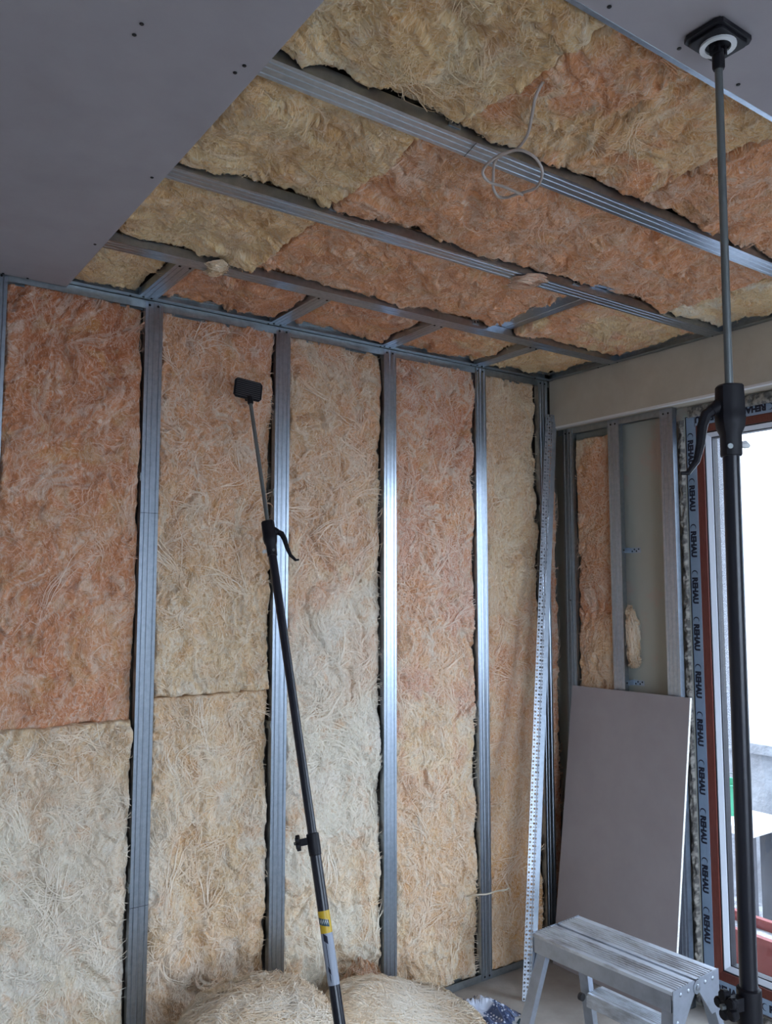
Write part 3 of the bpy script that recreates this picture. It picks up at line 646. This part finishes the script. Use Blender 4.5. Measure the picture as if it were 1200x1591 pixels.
# rough mortar and foam strip around the window frame
def rough(name,label,P0,U,V,N,su,sv,seed,amp=0.010):
    P0,U,V,N = (np.array(a,float) for a in (P0,U,V,N)); res=0.004
    u,v = np.meshgrid(np.linspace(0,su,max(10,int(su/res))),np.linspace(0,sv,int(sv/res)))
    h = amp*(1.2*fbm(u/0.03,v/0.05,seed,4,0.6)+0.6*np.abs(fbm(u/0.012,v/0.016,seed+5,3)))+0.012
    d = np.minimum(np.minimum(u,su-u),np.minimum(v,sv-v)); k = sstep(0,0.006,d); h = h*k
    P = P0+(u+0.006*fbm(v/0.03,u*0+.5,seed+9,3)*k)[...,None]*U+v[...,None]*V+h[...,None]*N
    f = sstep(-0.25,0.30,fbm(u/0.02,v/0.03,seed+11,5,0.7))[...,None]
    C = np.array(lin((96,94,92)))*(1-f)+np.array(lin((158,154,146)))*f
    o = grid_mesh(name,P,C,M['fibre'],None,org=tuple(P0)); o['label'] = label; o['category'] = 'mortar'; o['group'] = 'rough mortar round the glazed door'
    return o
rough('mortar_seam','rough grey mortar seam down the side of the glazed door',(0.1045,-0.618,0.01),(0,-1,0),(0,0,1),(-1,0,0),0.026,2.28,61)
rough('mortar_seam','rough grey mortar seam over the glazed door under the beam',(0.1045,-0.662,2.294),(0,-1,0),(0,0,1),(-1,0,0),1.75,0.045,62)
rough('mortar_seam','rough mortar ledge under the glazed door',(0.1045,-0.650,0.002),(0,-1,0),(0,0,1),(-1,0,0),1.75,0.058,63)

# ------------------------------------------------------------------ glazed door in the right wall
win = bpy.data.objects.new('window_1',None); COL.objects.link(win); win.location = (0.12,-1.5,D['z0']); ORG[win.name] = Vector(win.location); struct(win)
win['label'] = 'brown glazed door with pale blue protective film on its frame'
X0 = 0.116; y0,y1,z0,z1 = D['y0'],D['y1']-0.003,D['z0'],D['z1']; ym = (y0+y1)/2
fw, bw = 0.047, 0.036
f = MB(); f.box((X0,y1-fw,z0),(0.19,y1,z1)); f.box((X0,y0,z0),(0.19,y0+fw,z1)); f.box((X0,y0+fw,z0),(0.19,y1-fw,z0+0.062)); f.box((X0,y0+fw,z1-fw),(0.19,y1-fw,z1))
f.box((X0,ym-fw,z0+0.062),(0.19,ym+fw,z1-fw))
fr = f.build('frame',M['brown'],win)
f = MB(); e = 0.0012
def q(ya,yb,za,zb): f.box((X0-e,ya,za),(X0-0.0001,yb,zb))
q(y1-fw+0.001,y1-0.001,z0+0.001,z1-0.001); q(y0+0.001,y0+fw-0.004,z0+0.001,z1-0.001); q(y0+fw,y1-fw,z0+0.002,z0+0.058); q(y0+fw,y1-fw,z1-fw+0.004,z1-0.001); q(ym-0.040,ym+0.040,z0+0.062,z1-fw)
film = f.build('protective_film',M['film'],win)
f = MB(); f.box((X0-e-0.0004,y1-0.0035,z0+0.001),(X0-e,y1-0.001,z1-0.001)); f.box((X0-e-0.0004,y0+fw,z1-0.003),(X0-e,y1-0.001,z1-0.001)); f.box((X0-e-0.0004,y1-fw+0.004,z1-fw),(X0-e,y1-fw+0.0055,z1-0.004))
f.build('film_border',M['ink'],film)
for (a,b_) in ((ym+fw,y1-fw),(y0+fw,ym-fw)):
    za,zb = z0+0.062,z1-fw
    f = MB()      # sloping brown inner edge
    def rebate(f,t0,t1,xa,xb):
        o1 = [(a+t0,za+t0),(b_-t0,za+t0),(b_-t0,zb-t0),(a+t0,zb-t0)]; o2 = [(a+t1,za+t1),(b_-t1,za+t1),(b_-t1,zb-t1),(a+t1,zb-t1)]
        vs = [(xa,y,z) for y,z in o1]+[(xb,y,z) for y,z in o2]+[(0.185,y,z) for y,z in o1]+[(0.185,y,z) for y,z in o2]
        fs = []
        for i in range(4):
            j=(i+1)%4; fs += [(i,j,j+4,i+4),(i+8,j+8,j+12,i+12),(i,j,j+8,i+8),(i+4,j+4,j+12,i+12)]
        f.add(vs,fs)
    rebate(f,0.0,0.025,X0+0.001,X0+0.010); f.build('sash_edge',M['brown'],win)
    f = MB(); rebate(f,0.0252,0.029,X0+0.016,X0+0.016); f.build('gasket',M['gasket'],win)
    f = MB(); rebate(f,0.0292,0.045,X0+0.020,X0+0.032); f.build('glazing_bead',M['bead'],win)
    f = MB(); rebate(f,0.0452,0.049,X0+0.036,X0+0.036); f.build('spacer',M['gasket'],win)
    MB().box((0.160,a+0.040,za+0.040),(0.164,b_-0.040,zb-0.040)).build('pane',M['glass'],win)
# the printed word on the film, letter tops towards the glass
cu = bpy.data.curves.new('w','FONT'); cu.body = 'REHAU'; cu.size = 0.033; cu.offset = 0.0022; cu.space_character = 1.02
tmp = bpy.data.objects.new('w',cu); COL.objects.link(tmp); bpy.context.view_layer.update()
WORD = bpy.data.meshes.new_from_object(tmp.evaluated_get(bpy.context.evaluated_depsgraph_get())); WORD.name = 'lettering'
bpy.data.objects.remove(tmp); WORD.materials.clear(); WORD.materials.append(M['ink'])
xs = [v.co.x for v in WORD.vertices]; WL = max(xs)
# crescent swoosh in front of the word
vs=[];fs=[]
for k in range(13):
    a = math.radians(40+k*22); r1 = 0.0135; r2 = 0.0135-0.0045*math.sin(math.pi*k/12)
    vs += [(-0.016+r1*math.cos(a),0.011+r1*math.sin(a),0),(-0.016+0.0006+r2*math.cos(a),0.011+r2*math.sin(a),0)]
fs = [(2*k,2*k+1,2*k+3,2*k+2) for k in range(12)]
import bmesh
bm = bmesh.new(); bm.from_mesh(WORD); n0 = [bm.verts.new(v) for v in vs]
for q_ in fs: bm.faces.new([n0[i] for i in q_])
bm.to_mesh(WORD); bm.free()
def word(y,z,xd,yd,sc=1.0):        # xd: reading direction, yd: letter tops
    o = bpy.data.objects.new('lettering',WORD); COL.objects.link(o); o.parent = film
    xd,yd = Vector(xd),Vector(yd); zd = xd.cross(yd)
    m_ = Matrix((xd*1.0,yd,zd)).transposed().to_4x4(); 
    m_.translation = Vector((X0-e-0.0006,y,z))-ORG[film.name]
    o.matrix_local = m_ @ Matrix.Scale(sc,4)
pitch_ = 0.186
for k in range(12):
    z = 2.205-k*pitch_
    if z > 0.20: word(y1-0.010,z,(0,0,-1),(0,-1,0),0.98)     # left jamb: reads downwards, tops to the glass
for k in range(4):
    y = y1-0.055-k*0.21
    if y > ym+0.1: word(y,z0+0.019,(0,-1,0),(0,0,1),0.98)
    y = y1-0.150-k*0.20
    if y > ym+0.1: word(y,z1-0.009,(0,1,0),(0,0,-1),0.98)

# window behind the photographer
win2 = bpy.data.objects.new('window_2',None); COL.objects.link(win2); win2.location = (-2.15,YF,W2['z0']); ORG[win2.name] = Vector(win2.location); struct(win2)
f = MB(); a,b_,za,zb = W2['x0'],W2['x1'],W2['z0'],W2['z1']; yy0,yy1 = YF-0.14,YF-0.06
f.box((a,yy0,za),(a+0.07,yy1,zb)); f.box((b_-0.07,yy0,za),(b_,yy1,zb)); f.box((a,yy0,za),(b_,yy1,za+0.07)); f.box((a,yy0,zb-0.07),(b_,yy1,zb)); f.box(((a+b_)/2-0.05,yy0,za),((a+b_)/2+0.05,yy1,zb))
f.build('frame',M['brown'],win2)
MB().box((a+0.06,YF-0.105,za+0.06),(b_-0.06,YF-0.101,zb-0.06)).build('pane',M['glass'],win2)

# ------------------------------------------------------------------ leaning plasterboard
BL = Vector((-0.096,-0.050,0.002)); TL = Vector((0.026,-0.083,1.172)); TRr = Vector((0.026,-0.684,1.179)); BR = BL+(TRr-TL)
nb = (TL-BL).cross(TRr-TL).normalized(); 
if nb.x < 0: nb = -nb
t = thing('plasterboard_offcut',((BL+BR)/2),'grey plasterboard offcut leaning against the window wall studs','plasterboard')
th_ = 0.0125*nb
MB().hexa([BL,BR,BR+th_,BL+th_,TL,TRr,TRr+th_,TL+th_]).build('sheet',M['board'],t)
dr_ = (BR-BL).normalized()*0.0006; up_ = (TL-BL).normalized()*0.0006
e2_ = MB(); e2_.hexa([BR+th_*0.06,BR+dr_+th_*0.06,BR+dr_+th_*0.94,BR+th_*0.94,TRr+th_*0.06,TRr+dr_+th_*0.06,TRr+dr_+th_*0.94,TRr+th_*0.94])
e2_.build('gypsum_edge',M['board_edge'],t)

# ------------------------------------------------------------------ perforated corner bead leaning in the corner
PB = Vector((-0.415,-0.225,0.0)); PT = Vector((-0.012,-0.022,2.405)); ax = (PT-PB).normalized(); Ln = (PT-PB).length
t = thing('corner_bead_profile',PB,'perforated galvanised corner bead leaning into the room corner','corner bead')
side1 = (Vector((-0.80,-0.60,0))-ax*Vector((-0.80,-0.60,0)).dot(ax)).normalized()     # perforated flange, opens to the left
side2 = ax.cross(side1); 
if side2.dot(Vector((0,-1,0))) < 0: side2 = -side2
side1 = (Vector((-0.55,0.30,0))-ax*Vector((-0.55,0.30,0)).dot(ax)).normalized()
side2 = (Vector((0.80,-0.35,0))-ax*Vector((0.80,-0.35,0)).dot(ax)).normalized()
def flange(sd,wd,perf,rows):
    f = MB(); pc = Ln/rows; nc = perf
    for r_ in range(rows):
        for c in range(nc):
            cx0 = wd*c/nc; cx1 = wd*(c+1)/nc; zz = r_*pc; off = 0.0
            cc = ((cx0+cx1)/2,zz+pc*(0.5 if c%2 else 0.5)); hw = (cx1-cx0)*0.42; hh = pc*0.40
            o_ = [(cx0,zz),(cx1,zz),(cx1,zz+pc),(cx0,zz+pc)]
            i_ = [(cc[0],cc[1]-hh),(cc[0]+hw,cc[1]),(cc[0],cc[1]+hh),(cc[0]-hw,cc[1])] if (r_+c)%2 else [(cc[0]-hw*.4,cc[1]-hh*.4),(cc[0]+hw*.4,cc[1]-hh*.4),(cc[0]+hw*.4,cc[1]+hh*.4),(cc[0]-hw*.4,cc[1]+hh*.4)]
            vs = [PB+sd*x_+ax*z_ for x_,z_ in o_+i_]
            f.add(vs,[(k,(k+1)%4,(k+1)%4+4,k+4) for k in range(4)])
    return f
o = flange(side1,0.026,2,170).build('perforated_flange',M['zinc_bright'],t); sm = o.modifiers.new('sheet','SOLIDIFY'); sm.thickness = 0.0006
nrm2 = ax.cross(side2)
o = flange(side2,0.008,1,170).build('perforated_flange',M['zinc_bright'],t); sm = o.modifiers.new('sheet','SOLIDIFY'); sm.thickness = 0.0006
MB().extrude([(0.0,-0.0004),(0.019,-0.0004),(0.019,0.0004),(0.0,0.0004)],PB+side2*0.008,side2,nrm2,ax*Ln).build('plain_flange',M['zinc'],t)
MB().tube([PB,PT],0.0022,8).build('nose',M['zinc_bright'],t)

# ------------------------------------------------------------------ telescopic prop poles
def prop(label,T,B,lev,pad_n,pad_u,s_rod,s_clamp,knob_dir,sticker=None,foot_n=(0,0,1)):
    T,B = Vector(T),Vector(B); a = (B-T).normalized(); Ln = (B-T).length
    lev = Vector(lev); lev = (lev-a*lev.dot(a)).normalized(); sd = a.cross(lev)
    kd = Vector(knob_dir); kd = (kd-a*kd.dot(a)).normalized()
    t = thing('prop_pole',B,label,'prop pole','telescopic prop poles')
    pn = Vector(pad_n).normalized(); pu = Vector(pad_u); pu = (pu-pn*pu.dot(pn)).normalized(); pv = pn.cross(pu)
    # head pad: bevelled square plate with a ribbed rubber face
    pc = T
    pad = MB(); 
    sec = [(-0.050,-0.028),(-0.042,-0.038),(0.042,-0.038),(0.050,-0.028),(0.050,0.028),(0.042,0.038),(-0.042,0.038),(-0.050,0.028)]
    pad.extrude(sec,pc-pn*0.010,pu,pv,pn*0.009); 
    pad.extrude([(x*0.86,y*0.86) for x,y in sec],pc-pn*0.016,pu,pv,pn*0.007)
    po = pad.build('head_pad',M['black'],t,bevel=0.0012)
    ribs = MB()
    for k in range(9):
        y = -0.032+k*0.008; ribs.obox(pc-pn*0.0005+pv*y,pu*0.044,pv*0.0014,pn*0.0014)
    ribs.build('rubber_rib',M['rib'],po)
    ring = MB(); n_ = 24; vs=[]; fs=[]
    for k in range(n_):
        an = 2*math.pi*k/n_; c,s_ = math.cos(an),math.sin(an)
        for r_,d in ((0.0305,0.0162),(0.0305,0.0200),(0.0215,0.0200),(0.0215,0.0162)): vs.append(pc-pn*d+(pu*c+pv*s_)*r_)
    for k in range(n_):
        for j in range(4): fs.append((k*4+j,k*4+(j+1)%4,((k+1)%n_)*4+(j+1)%4,((k+1)%n_)*4+j))
    ring.add(vs,fs).build('swivel_ring',M['white_plastic'],po)
    jt = MB(); q0 = pc-pn*0.016
    jt.obox(q0-pn*0.006+pu*0.010,pu*0.003,pv*0.009,pn*0.012); jt.obox(q0-pn*0.006-pu*0.010,pu*0.003,pv*0.009,pn*0.012)
    jt.tube([q0-pn*0.010-pu*0.017,q0-pn*0.010+pu*0.017],0.0045,8); jt.tube([q0-pn*0.010,q0-pn*0.010+a*0.03],[0.010,0.009],10)
    jt.build('swivel_joint',M['black'],t)
    s0 = 0.030; flip = pn.dot(a) > -0.5
    MB().lathe(T+a*s0,a,[(0,0.0085),(0.004,0.0105),(0.026,0.0105),(0.030,0.0088)],14).build('rod_ferrule',M['black'],t,smooth=True)
    MB().tube([T+a*(s0+0.02),T+a*(s_rod+0.03)],0.0066,12).build('rod',M['rod'],t,smooth=True)
    # grip housing with trigger
    G = T+a*s_rod
    g = MB(); g.lathe(G,a,[(0,0.019),(0.003,0.0215),(0.030,0.0225),(0.052,0.0225),(0.056,0.0235),(0.072,0.0215),(0.084,0.0165),(0.118,0.0165),(0.120,0.0150)],16,ref=lev,square=0.35)
    g.tube([G+a*0.026+lev*0.004,G+a*0.036+lev*0.016,G+a*0.044+lev*0.030],[0.017,0.0145,0.0105],12)
    g.build('grip',M['black'],t,smooth=True)
    l0 = G+a*0.040+lev*0.026
    pts = [l0,l0+lev*0.014+a*0.010,l0+lev*0.021+a*0.030,l0+lev*0.025+a*0.060,l0+lev*0.032+a*0.088,l0+lev*0.047+a*0.108,l0+lev*0.058+a*0.108]
    MB().tube(pts,[0.009,0.0095,0.009,0.0075,0.006,0.0045,0.003],8).build('trigger_lever',M['black'],t,smooth=True)
    MB().tube([G+a*0.100-lev*0.015,G+a*0.100-lev*0.024,G+a*0.103-lev*0.031],[0.005,0.007,0.003],8).build('release_button',M['white_plastic'],t,smooth=True)
    MB().lathe(G+a*0.105+lev*0.008+sd*0.0145*(1 if sd.dot(F)<0 else -1),sd*(1 if sd.dot(F)<0 else -1),[(0,0.0045),(0.003,0.0045),(0.003,0.002)],10).build('rivet',M['rod'],t)
    MB().tube([G+a*0.105,T+a*(s_clamp+0.05)],0.0138,18).build('upper_tube',M['black_tube'],t,smooth=True)
    C = T+a*s_clamp
    MB().lathe(C-a*0.02,a,[(0,0.0150),(0.002,0.0188),(0.040,0.0190),(0.060,0.0182),(0.062,0.0165)],18).build('clamp_collar',M['black'],t,smooth=True)
    k = MB(); k.obox(C+kd*0.026,kd*0.012,a*0.010,a.cross(kd)*0.007); k.build('clamp_ear',M['black'],t)
    kn = MB(); kc = C+kd*0.040; a2 = a.cross(kd)
    kn.lathe(kc,kd,[(0,0.012),(0.010,0.012)],12)
    for j in range(5):
        an = j*2*math.pi/5+0.3; dd = a*math.cos(an)+a2*math.sin(an)
        kn.lathe(kc+dd*0.015-kd*0.001,kd,[(0,0.0075),(0.002,0.0085),(0.010,0.0085),(0.012,0.0070)],10)
    kn.build('star_knob',M['black'],t,smooth=True)
    MB().lathe(kc+kd*0.009,kd,[(0,0.0048),(0.007,0.0048),(0.008,0.004)],6).build('knob_bolt',M['rod'],t)
    MB().tube([C+a*0.03,B-a*0.03],0.0165,18).build('lower_tube',M['black_tube'],t,smooth=True)
    fn = Vector(foot_n)
    ft = MB(); ft.lathe(B,fn,[(0.0015,0.034),(0.008,0.036),(0.012,0.030),(0.020,0.016),(0.045,0.016)],18); ft.build('foot_pad',M['rubber'],t,smooth=True)
    if sticker:
        S = T+a*sticker; r_ = 0.0169
        MB().tube([S,S+a*0.058],r_,20,False).build('yellow_sticker',M['yellow'],t,smooth=True)
        MB().tube([S+a*0.058,S+a*0.190],r_,20,False).build('grey_sticker',M['sticker_grey'],t,smooth=True)
        # printed marks on the side that faces the room
        fc = -F; fc = (fc-a*fc.dot(a)).normalized(); sc_ = a.cross(fc)
        def patch(nm,s0_,s1_,a0,a1,mt,par):
            vs=[];n2=6
            for j in range(n2+1):
                an = math.radians(a0+(a1-a0)*j/n2); d_ = (fc*math.cos(an)+sc_*math.sin(an))*(r_+0.0004); slope = 0.010*(j/n2)
                vs += [S+a*(s0_-slope)+d_,S+a*(s1_-slope)+d_]
            MB().add(vs,[(2*j,2*j+1,2*j+3,2*j+2) for j in range(n2)]).build(nm,mt,par)
        patch('brand_band',0.025,0.043,-48,62,M['petrol'],t)
        for j in range(5): patch('brand_letter',0.030-0.0005*j,0.037-0.0005*j,-36+17*j,-27+17*j,M['white_plastic'],t)
        for (s0_,s1_,c_,h_) in ((0.066,0.086,10,20),(0.086,0.150,12,3),(0.150,0.164,14,11),(0.164,0.184,16,4)):
            patch('pictogram',s0_,s1_,c_-h_,c_+h_,M['ink'],t)
    return t
prop('black telescopic prop pole standing upright under the right ceiling board',(-1.578,-1.905,H-0.0135),(-1.570,-1.884,0.0),-RT,(0,0,1),(1,0,0),0.615,1.600,-RT+F*-0.4)
prop('black telescopic prop pole leaning on the wool with a yellow sticker',(-1.572,-0.062,2.300),(-1.546,-0.776,0.0),RT,(-0.15,-0.93,0.30),(1,0,-0.22),0.500,1.500,-RT,1.690)

# ------------------------------------------------------------------ aluminium step stool
st = thing('step_stool',(-0.616,-0.848,0),'dusty aluminium folding step stool beside the glazed door','step stool',rz=math.radians(3.1),local=True)
ZT = 0.450; hl = 0.262; hw = 0.121
def ribbed(x0,x1,z,yh,nm,par,zt=0.010,base=0.010):
    n_ = 6; sec = [(x0,-base),(x0,0)]
    g_ = (x1-x0)*0.16; w_ = (x1-x0-2*g_)/n_
    for k in range(n_):
        xa = x0+g_+k*w_
        sec += [(xa,0),(xa+w_*0.12,0.0030),(xa+w_*0.42,0.0030),(xa+w_*0.54,0)]
    sec += [(x1,0),(x1,-base)]
    return MB().extrude(sec,(0,-yh,z),(1,0,0),(0,0,1),(0,2*yh,0)).build(nm,M['alu'],par)
ribbed(-hw,-0.006,ZT,hl,'tread_plank',st); ribbed(0.006,hw,ZT,hl-0.002,'tread_plank',st)
MB().box((-0.0055,-hl+0.004,ZT-0.014),(0.0055,hl-0.004,ZT-0.006)).build('hinge_gap_strip',M['gasket'],st)
for s in (-1,1):
    MB().extrude([(0,0),(0.004,0),(0.004,-0.045),(0.016,-0.045),(0.016,-0.049),(0,-0.049)],(s*hw-(0 if s<0 else 0),-hl+0.004,ZT-0.0102),(-s,0,0),(0,0,1),(0,2*hl-0.008,0)).build('side_rail',M['alu_plate'],st)  # darker plate metal puts the shade of the side facing away from the door into colour
def leg(s,e,foot):        # s: -1/+1 side in x, e: -1 near / +1 far end in y
    top = Vector((s*0.092,e*(hl-0.026),ZT-0.045)); bot = Vector((s*0.205,e*(hl+0.018),0.0))
    d = (bot-top); f = MB(); wx,wy = 0.013,0.020
    f.hexa([top+Vector((-wx,-wy,0)),top+Vector((wx,-wy,0)),top+Vector((wx,wy,0)),top+Vector((-wx,wy,0)),
            bot+Vector((-wx,-wy,0.012)),bot+Vector((wx,-wy,0.012)),bot+Vector((wx,wy,0.012)),bot+Vector((-wx,wy,0.012))])
    o = f.build('leg',M['alu_plate'],st,bevel=0.002)
    MB().hexa([bot+Vector((-0.017,-0.024,0)),bot+Vector((0.017,-0.024,0)),bot+Vector((0.017,0.024,0)),bot+Vector((-0.017,0.024,0)),
               bot+Vector((-0.015,-0.022,0.03)),bot+Vector((0.011,-0.022,0.03)),bot+Vector((0.011,0.022,0.03)),bot+Vector((-0.015,0.022,0.03))]).build('rubber_foot',M['rubber'],o)
for s in (-1,1):
    for e_ in (-1,1): leg(s,e_,1)
for e_ in (-1,1):          # end plates: one gusset per half, with a round hinge lobe
    yy = e_*(hl+0.0008)
    for s in (-1,1):
        pts = [(s*hw,0.004),(s*0.010,0.004),(s*0.006,-0.02),(s*0.012,-0.032),(s*0.078,-0.115),(s*0.128,-0.115),(s*0.122,-0.05)]
        g = MB().extrude(pts,(0,yy,ZT-0.002),(1,0,0),(0,0,1),(0,e_*0.003,0)).build('end_plate',M['alu_plate'],st)
        for (rx,rz) in ((0.045,-0.016),(0.085,-0.016),(0.105,-0.088)):
            MB().lathe((s*rx,yy+e_*0.003,ZT+rz),(0,e_,0),[(0,0.0062),(0.0015,0.0060),(0.0035,0.0035),(0.004,0.001)],10).build('rivet',M['zinc_bright'],g,smooth=True)
    MB().lathe((0.0,yy+e_*0.003,ZT-0.018),(0,e_,0),[(0,0.019),(0.0025,0.019),(0.003,0.009),(0.006,0.008),(0.007,0.004)],16).build('hinge_bolt',M['zinc_bright'],st,smooth=True)
# lower step on the window side
zs = 0.195; xs_ = 0.150
o = ribbed(xs_-0.022,xs_+0.062,zs,hl-0.022,'lower_step',st)
MB().box((xs_-0.024,-hl+0.020,zs-0.045),(xs_-0.020,hl-0.020,zs-0.009)).build('step_rail',M['alu'],o)
for e_ in (-1,1): MB().lathe((xs_-0.030,e_*(hl-0.010),zs-0.016),(0,e_,0),[(0,0.013),(0.014,0.013),(0.016,0.010)],14).build('step_cap',M['rubber'],o,smooth=True)

# ------------------------------------------------------------------ loose cable and cable end
def smooth_path(pts,sub=8):
    P = [Vector(p) for p in pts]; out=[]
    for i in range(len(P)-1):
        p0,p1,p2,p3 = P[max(i-1,0)],P[i],P[i+1],P[min(i+2,len(P)-1)]
        for k in range(sub):
            t_ = k/sub; out.append(0.5*((2*p1)+(p2-p0)*t_+(2*p0-5*p1+4*p2-p3)*t_*t_+(3*p1-p0-3*p2+p3)*t_**3))
    out.append(P[-1]); return out
CB = [(-1.7055,-1.6167,2.580),(-1.7073,-1.5956,2.556),(-1.6778,-1.5556,2.546),(-1.6468,-1.5116,2.536),(-1.6396,-1.4738,2.526),(-1.6509,-1.4524,2.522),
      (-1.6531,-1.4207,2.518),(-1.6165,-1.3747,2.512),(-1.5874,-1.343,2.508),(-1.5557,-1.3259,2.504),(-1.5396,-1.3346,2.502),(-1.5342,-1.3564,2.501),
      (-1.5262,-1.3836,2.500),(-1.5204,-1.4102,2.500),(-1.542,-1.4491,2.500),(-1.574,-1.4803,2.502),(-1.6149,-1.4979,2.506),(-1.6497,-1.4915,2.512),
      (-1.6634,-1.4615,2.514),(-1.6697,-1.4325,2.512),(-1.6667,-1.3986,2.506),(-1.6511,-1.3811,2.502),(-1.6239,-1.3721,2.499),(-1.5879,-1.3771,2.497),
      (-1.5573,-1.3802,2.494),(-1.5331,-1.3822,2.491)]
o = MB().tube(smooth_path(CB,6),0.0032,8).build('cable',M['cable'],smooth=True); tag(o,'thin pale cable hanging from the ceiling wool and looped into a loose coil','cable')
CE = [(-0.515,0.02,0.345),(-0.510,-0.010,0.356),(-0.500,-0.030,0.362),(-0.460,-0.042,0.360),(-0.415,-0.052,0.366),(-0.378,-0.060,0.364),(-0.362,-0.064,0.370)]
o = MB().tube(smooth_path(CE,5),0.0030,8).build('cable',M['cable_white'],smooth=True); tag(o,'short white cable end poking out of the wool near the floor','cable')

# ------------------------------------------------------------------ crumpled plastic wrapping on the floor
def sheet(name,label,cx_,cy_,sx,sy,rot,seed,amp,hump):
    u,v = np.meshgrid(np.linspace(-1,1,110),np.linspace(-1,1,90)); r_ = np.sqrt(u*u+v*v)
    nx = u*sx*(1+0.25*fbm(v*1.3,u*0+2.,seed,2)); ny = v*sy*(1+0.25*fbm(u*1.3,v*0+4.,seed+1,2))
    wu = u+0.35*fbm(u*1.2,v*1.2,seed+2,2); wv = v+0.35*fbm(u*1.2+5,v*1.2,seed+3,2)
    cre = 1-np.abs(fbm(wu*2.1,wv*0.9,seed+4,3))*2.2
    hgt = hump*np.clip(1-r_**2*0.75,0,1)+amp*np.clip(cre,0,1)**2*np.clip(1.25-r_,0,1)+0.004
    c,s_ = math.cos(rot),math.sin(rot)
    P = np.stack([cx_+nx*c-ny*s_,cy_+nx*s_+ny*c,np.maximum(hgt,0.003)],-1)
    o = grid_mesh(name,P,np.ones(P.shape),M['plastic'],None,org=(cx_,cy_,0.0)); tag(o,label,'plastic wrap')
    return o
sheet('plastic_wrap','crumpled translucent plastic wrapping with blue print on the floor',-0.655,-0.215,0.105,0.125,0.5,71,0.045,0.030)
o = MB().hexa([(-0.635,-0.40,0.001),(-0.52,-0.34,0.001),(-0.575,-0.24,0.001),(-0.665,-0.285,0.001),(-0.635,-0.40,0.0055),(-0.52,-0.34,0.0055),(-0.575,-0.24,0.008),(-0.665,-0.285,0.008)]).build('printed_leaflet',M['white_sheet'])
tag(o,'flat white printed plastic leaflet lying beside the crumpled wrapping','leaflet'); ORG[o.name] = Vector((0,0,0))
for k in range(3):
    y = -0.345+0.012*k; MB().obox((-0.572+0.006*k,y,0.0080),(0.016,0.009,0),(-0.002,0.0035,0),(0,0,0.0004)).build('print_mark',M['petrol'],o)

# ------------------------------------------------------------------ outside
struct(MB().box((-40,-40,-0.45),(40,40,-0.30)).build('ground_yard',M['ext_ground']))
struct(MB().box((0.27,-4.2,-0.30),(1.15,0.9,-0.045)).build('ground_terrace',M['ext_slab']))
struct(MB().box((0.272,-4.6,2.78),(1.45,2.2,2.96)).build('exterior_slab',M['facade']))  # added overhead slab, out of view, to cut high sky light on the lower wall
o = MB().box((0.36,-0.627,0.95),(0.46,0.35,2.75)).build('trim_2',M['ext_render']); struct(o)
t = thing('retaining_wall',(2.1,0,-0.3),'grey concrete retaining wall outside the glazed door','wall')
MB().box((2.05,-6,-0.30),(2.45,9,0.60)).build('wall_body',M['ext_concrete'],t); MB().box((2.00,-6,0.60),(2.50,9,0.66)).build('coping',M['ext_concrete'],t)
t = thing('neighbour_building',(8,3,-0.3),'white neighbouring building seen through the glazed door','building')
MB().box((8,-9,-0.30),(14,22,7.5)).build('facade',M['facade'],t)
for zz in (2.05,4.6):
    for yy in (-6,-3.4,-0.8,1.8,3.9,5.6,8.2,11):
        MB().box((7.97,yy-0.45,zz-0.6),(8.02,yy+0.45,zz+0.6)).build('window',M['facade_glass'],t)
        MB().box((7.94,yy-0.55,zz-0.68),(8.02,yy+0.55,zz-0.62)).build('window_sill',M['facade'],t)
t = thing('planter_box',(0.75,-0.55,-0.045),'terracotta coloured planter trough outside the glazed door','planter')
f = MB(); f.box((0.62,-1.45,-0.043),(0.63,-0.22,0.085)); f.box((0.80,-1.45,-0.043),(0.81,-0.22,0.085)); f.box((0.62,-0.23,-0.043),(0.81,-0.22,0.085)); f.box((0.62,-1.45,-0.043),(0.81,-1.44,0.085)); f.box((0.62,-1.45,-0.043),(0.81,-0.22,-0.03))
f.build('trough',M['terracotta'],t)
f = MB(); f.box((0.605,-1.465,0.085),(0.632,-0.205,0.118)); f.box((0.798,-1.465,0.085),(0.825,-0.205,0.118)); f.box((0.605,-0.232,0.085),(0.825,-0.205,0.118)); f.box((0.605,-1.465,0.085),(0.825,-1.438,0.118))
f.build('rim',M['terracotta'],t)
MB().box((0.632,-1.438,0.02),(0.798,-0.232,0.075)).build('soil',M['ext_ground'],t)
t = thing('work_trestle',(1.55,0.2,-0.3),'grey trestle with a white sheet on top outside the door','trestle')
for yy in (-0.02,0.34):
    MB().box((1.40,yy-0.035,-0.30),(1.47,yy+0.035,0.29)).build('post',M['wood_grey'],t); MB().box((1.62,yy-0.035,-0.30),(1.69,yy+0.035,0.29)).build('post',M['wood_grey'],t)
MB().box((1.36,-0.10,0.29),(1.74,0.42,0.33)).build('top_board',M['white_sheet'],t)
t = thing('bucket',(1.58,0.18,0.33),'green plastic bucket standing on the trestle outside','bucket')
MB().lathe((1.58,0.18,0.3305),(0,0,1),[(0,0.075),(0.16,0.105),(0.165,0.112),(0.175,0.112),(0.175,0.100),(0.05,0.085)],20).build('body',M['green'],t,smooth=True)
MB().tube([(1.58+0.11*math.cos(k*math.pi/10),0.18,0.50+0.05*math.sin(k*math.pi/10)) for k in range(11)],0.003,6).build('handle',M['rod'],t)
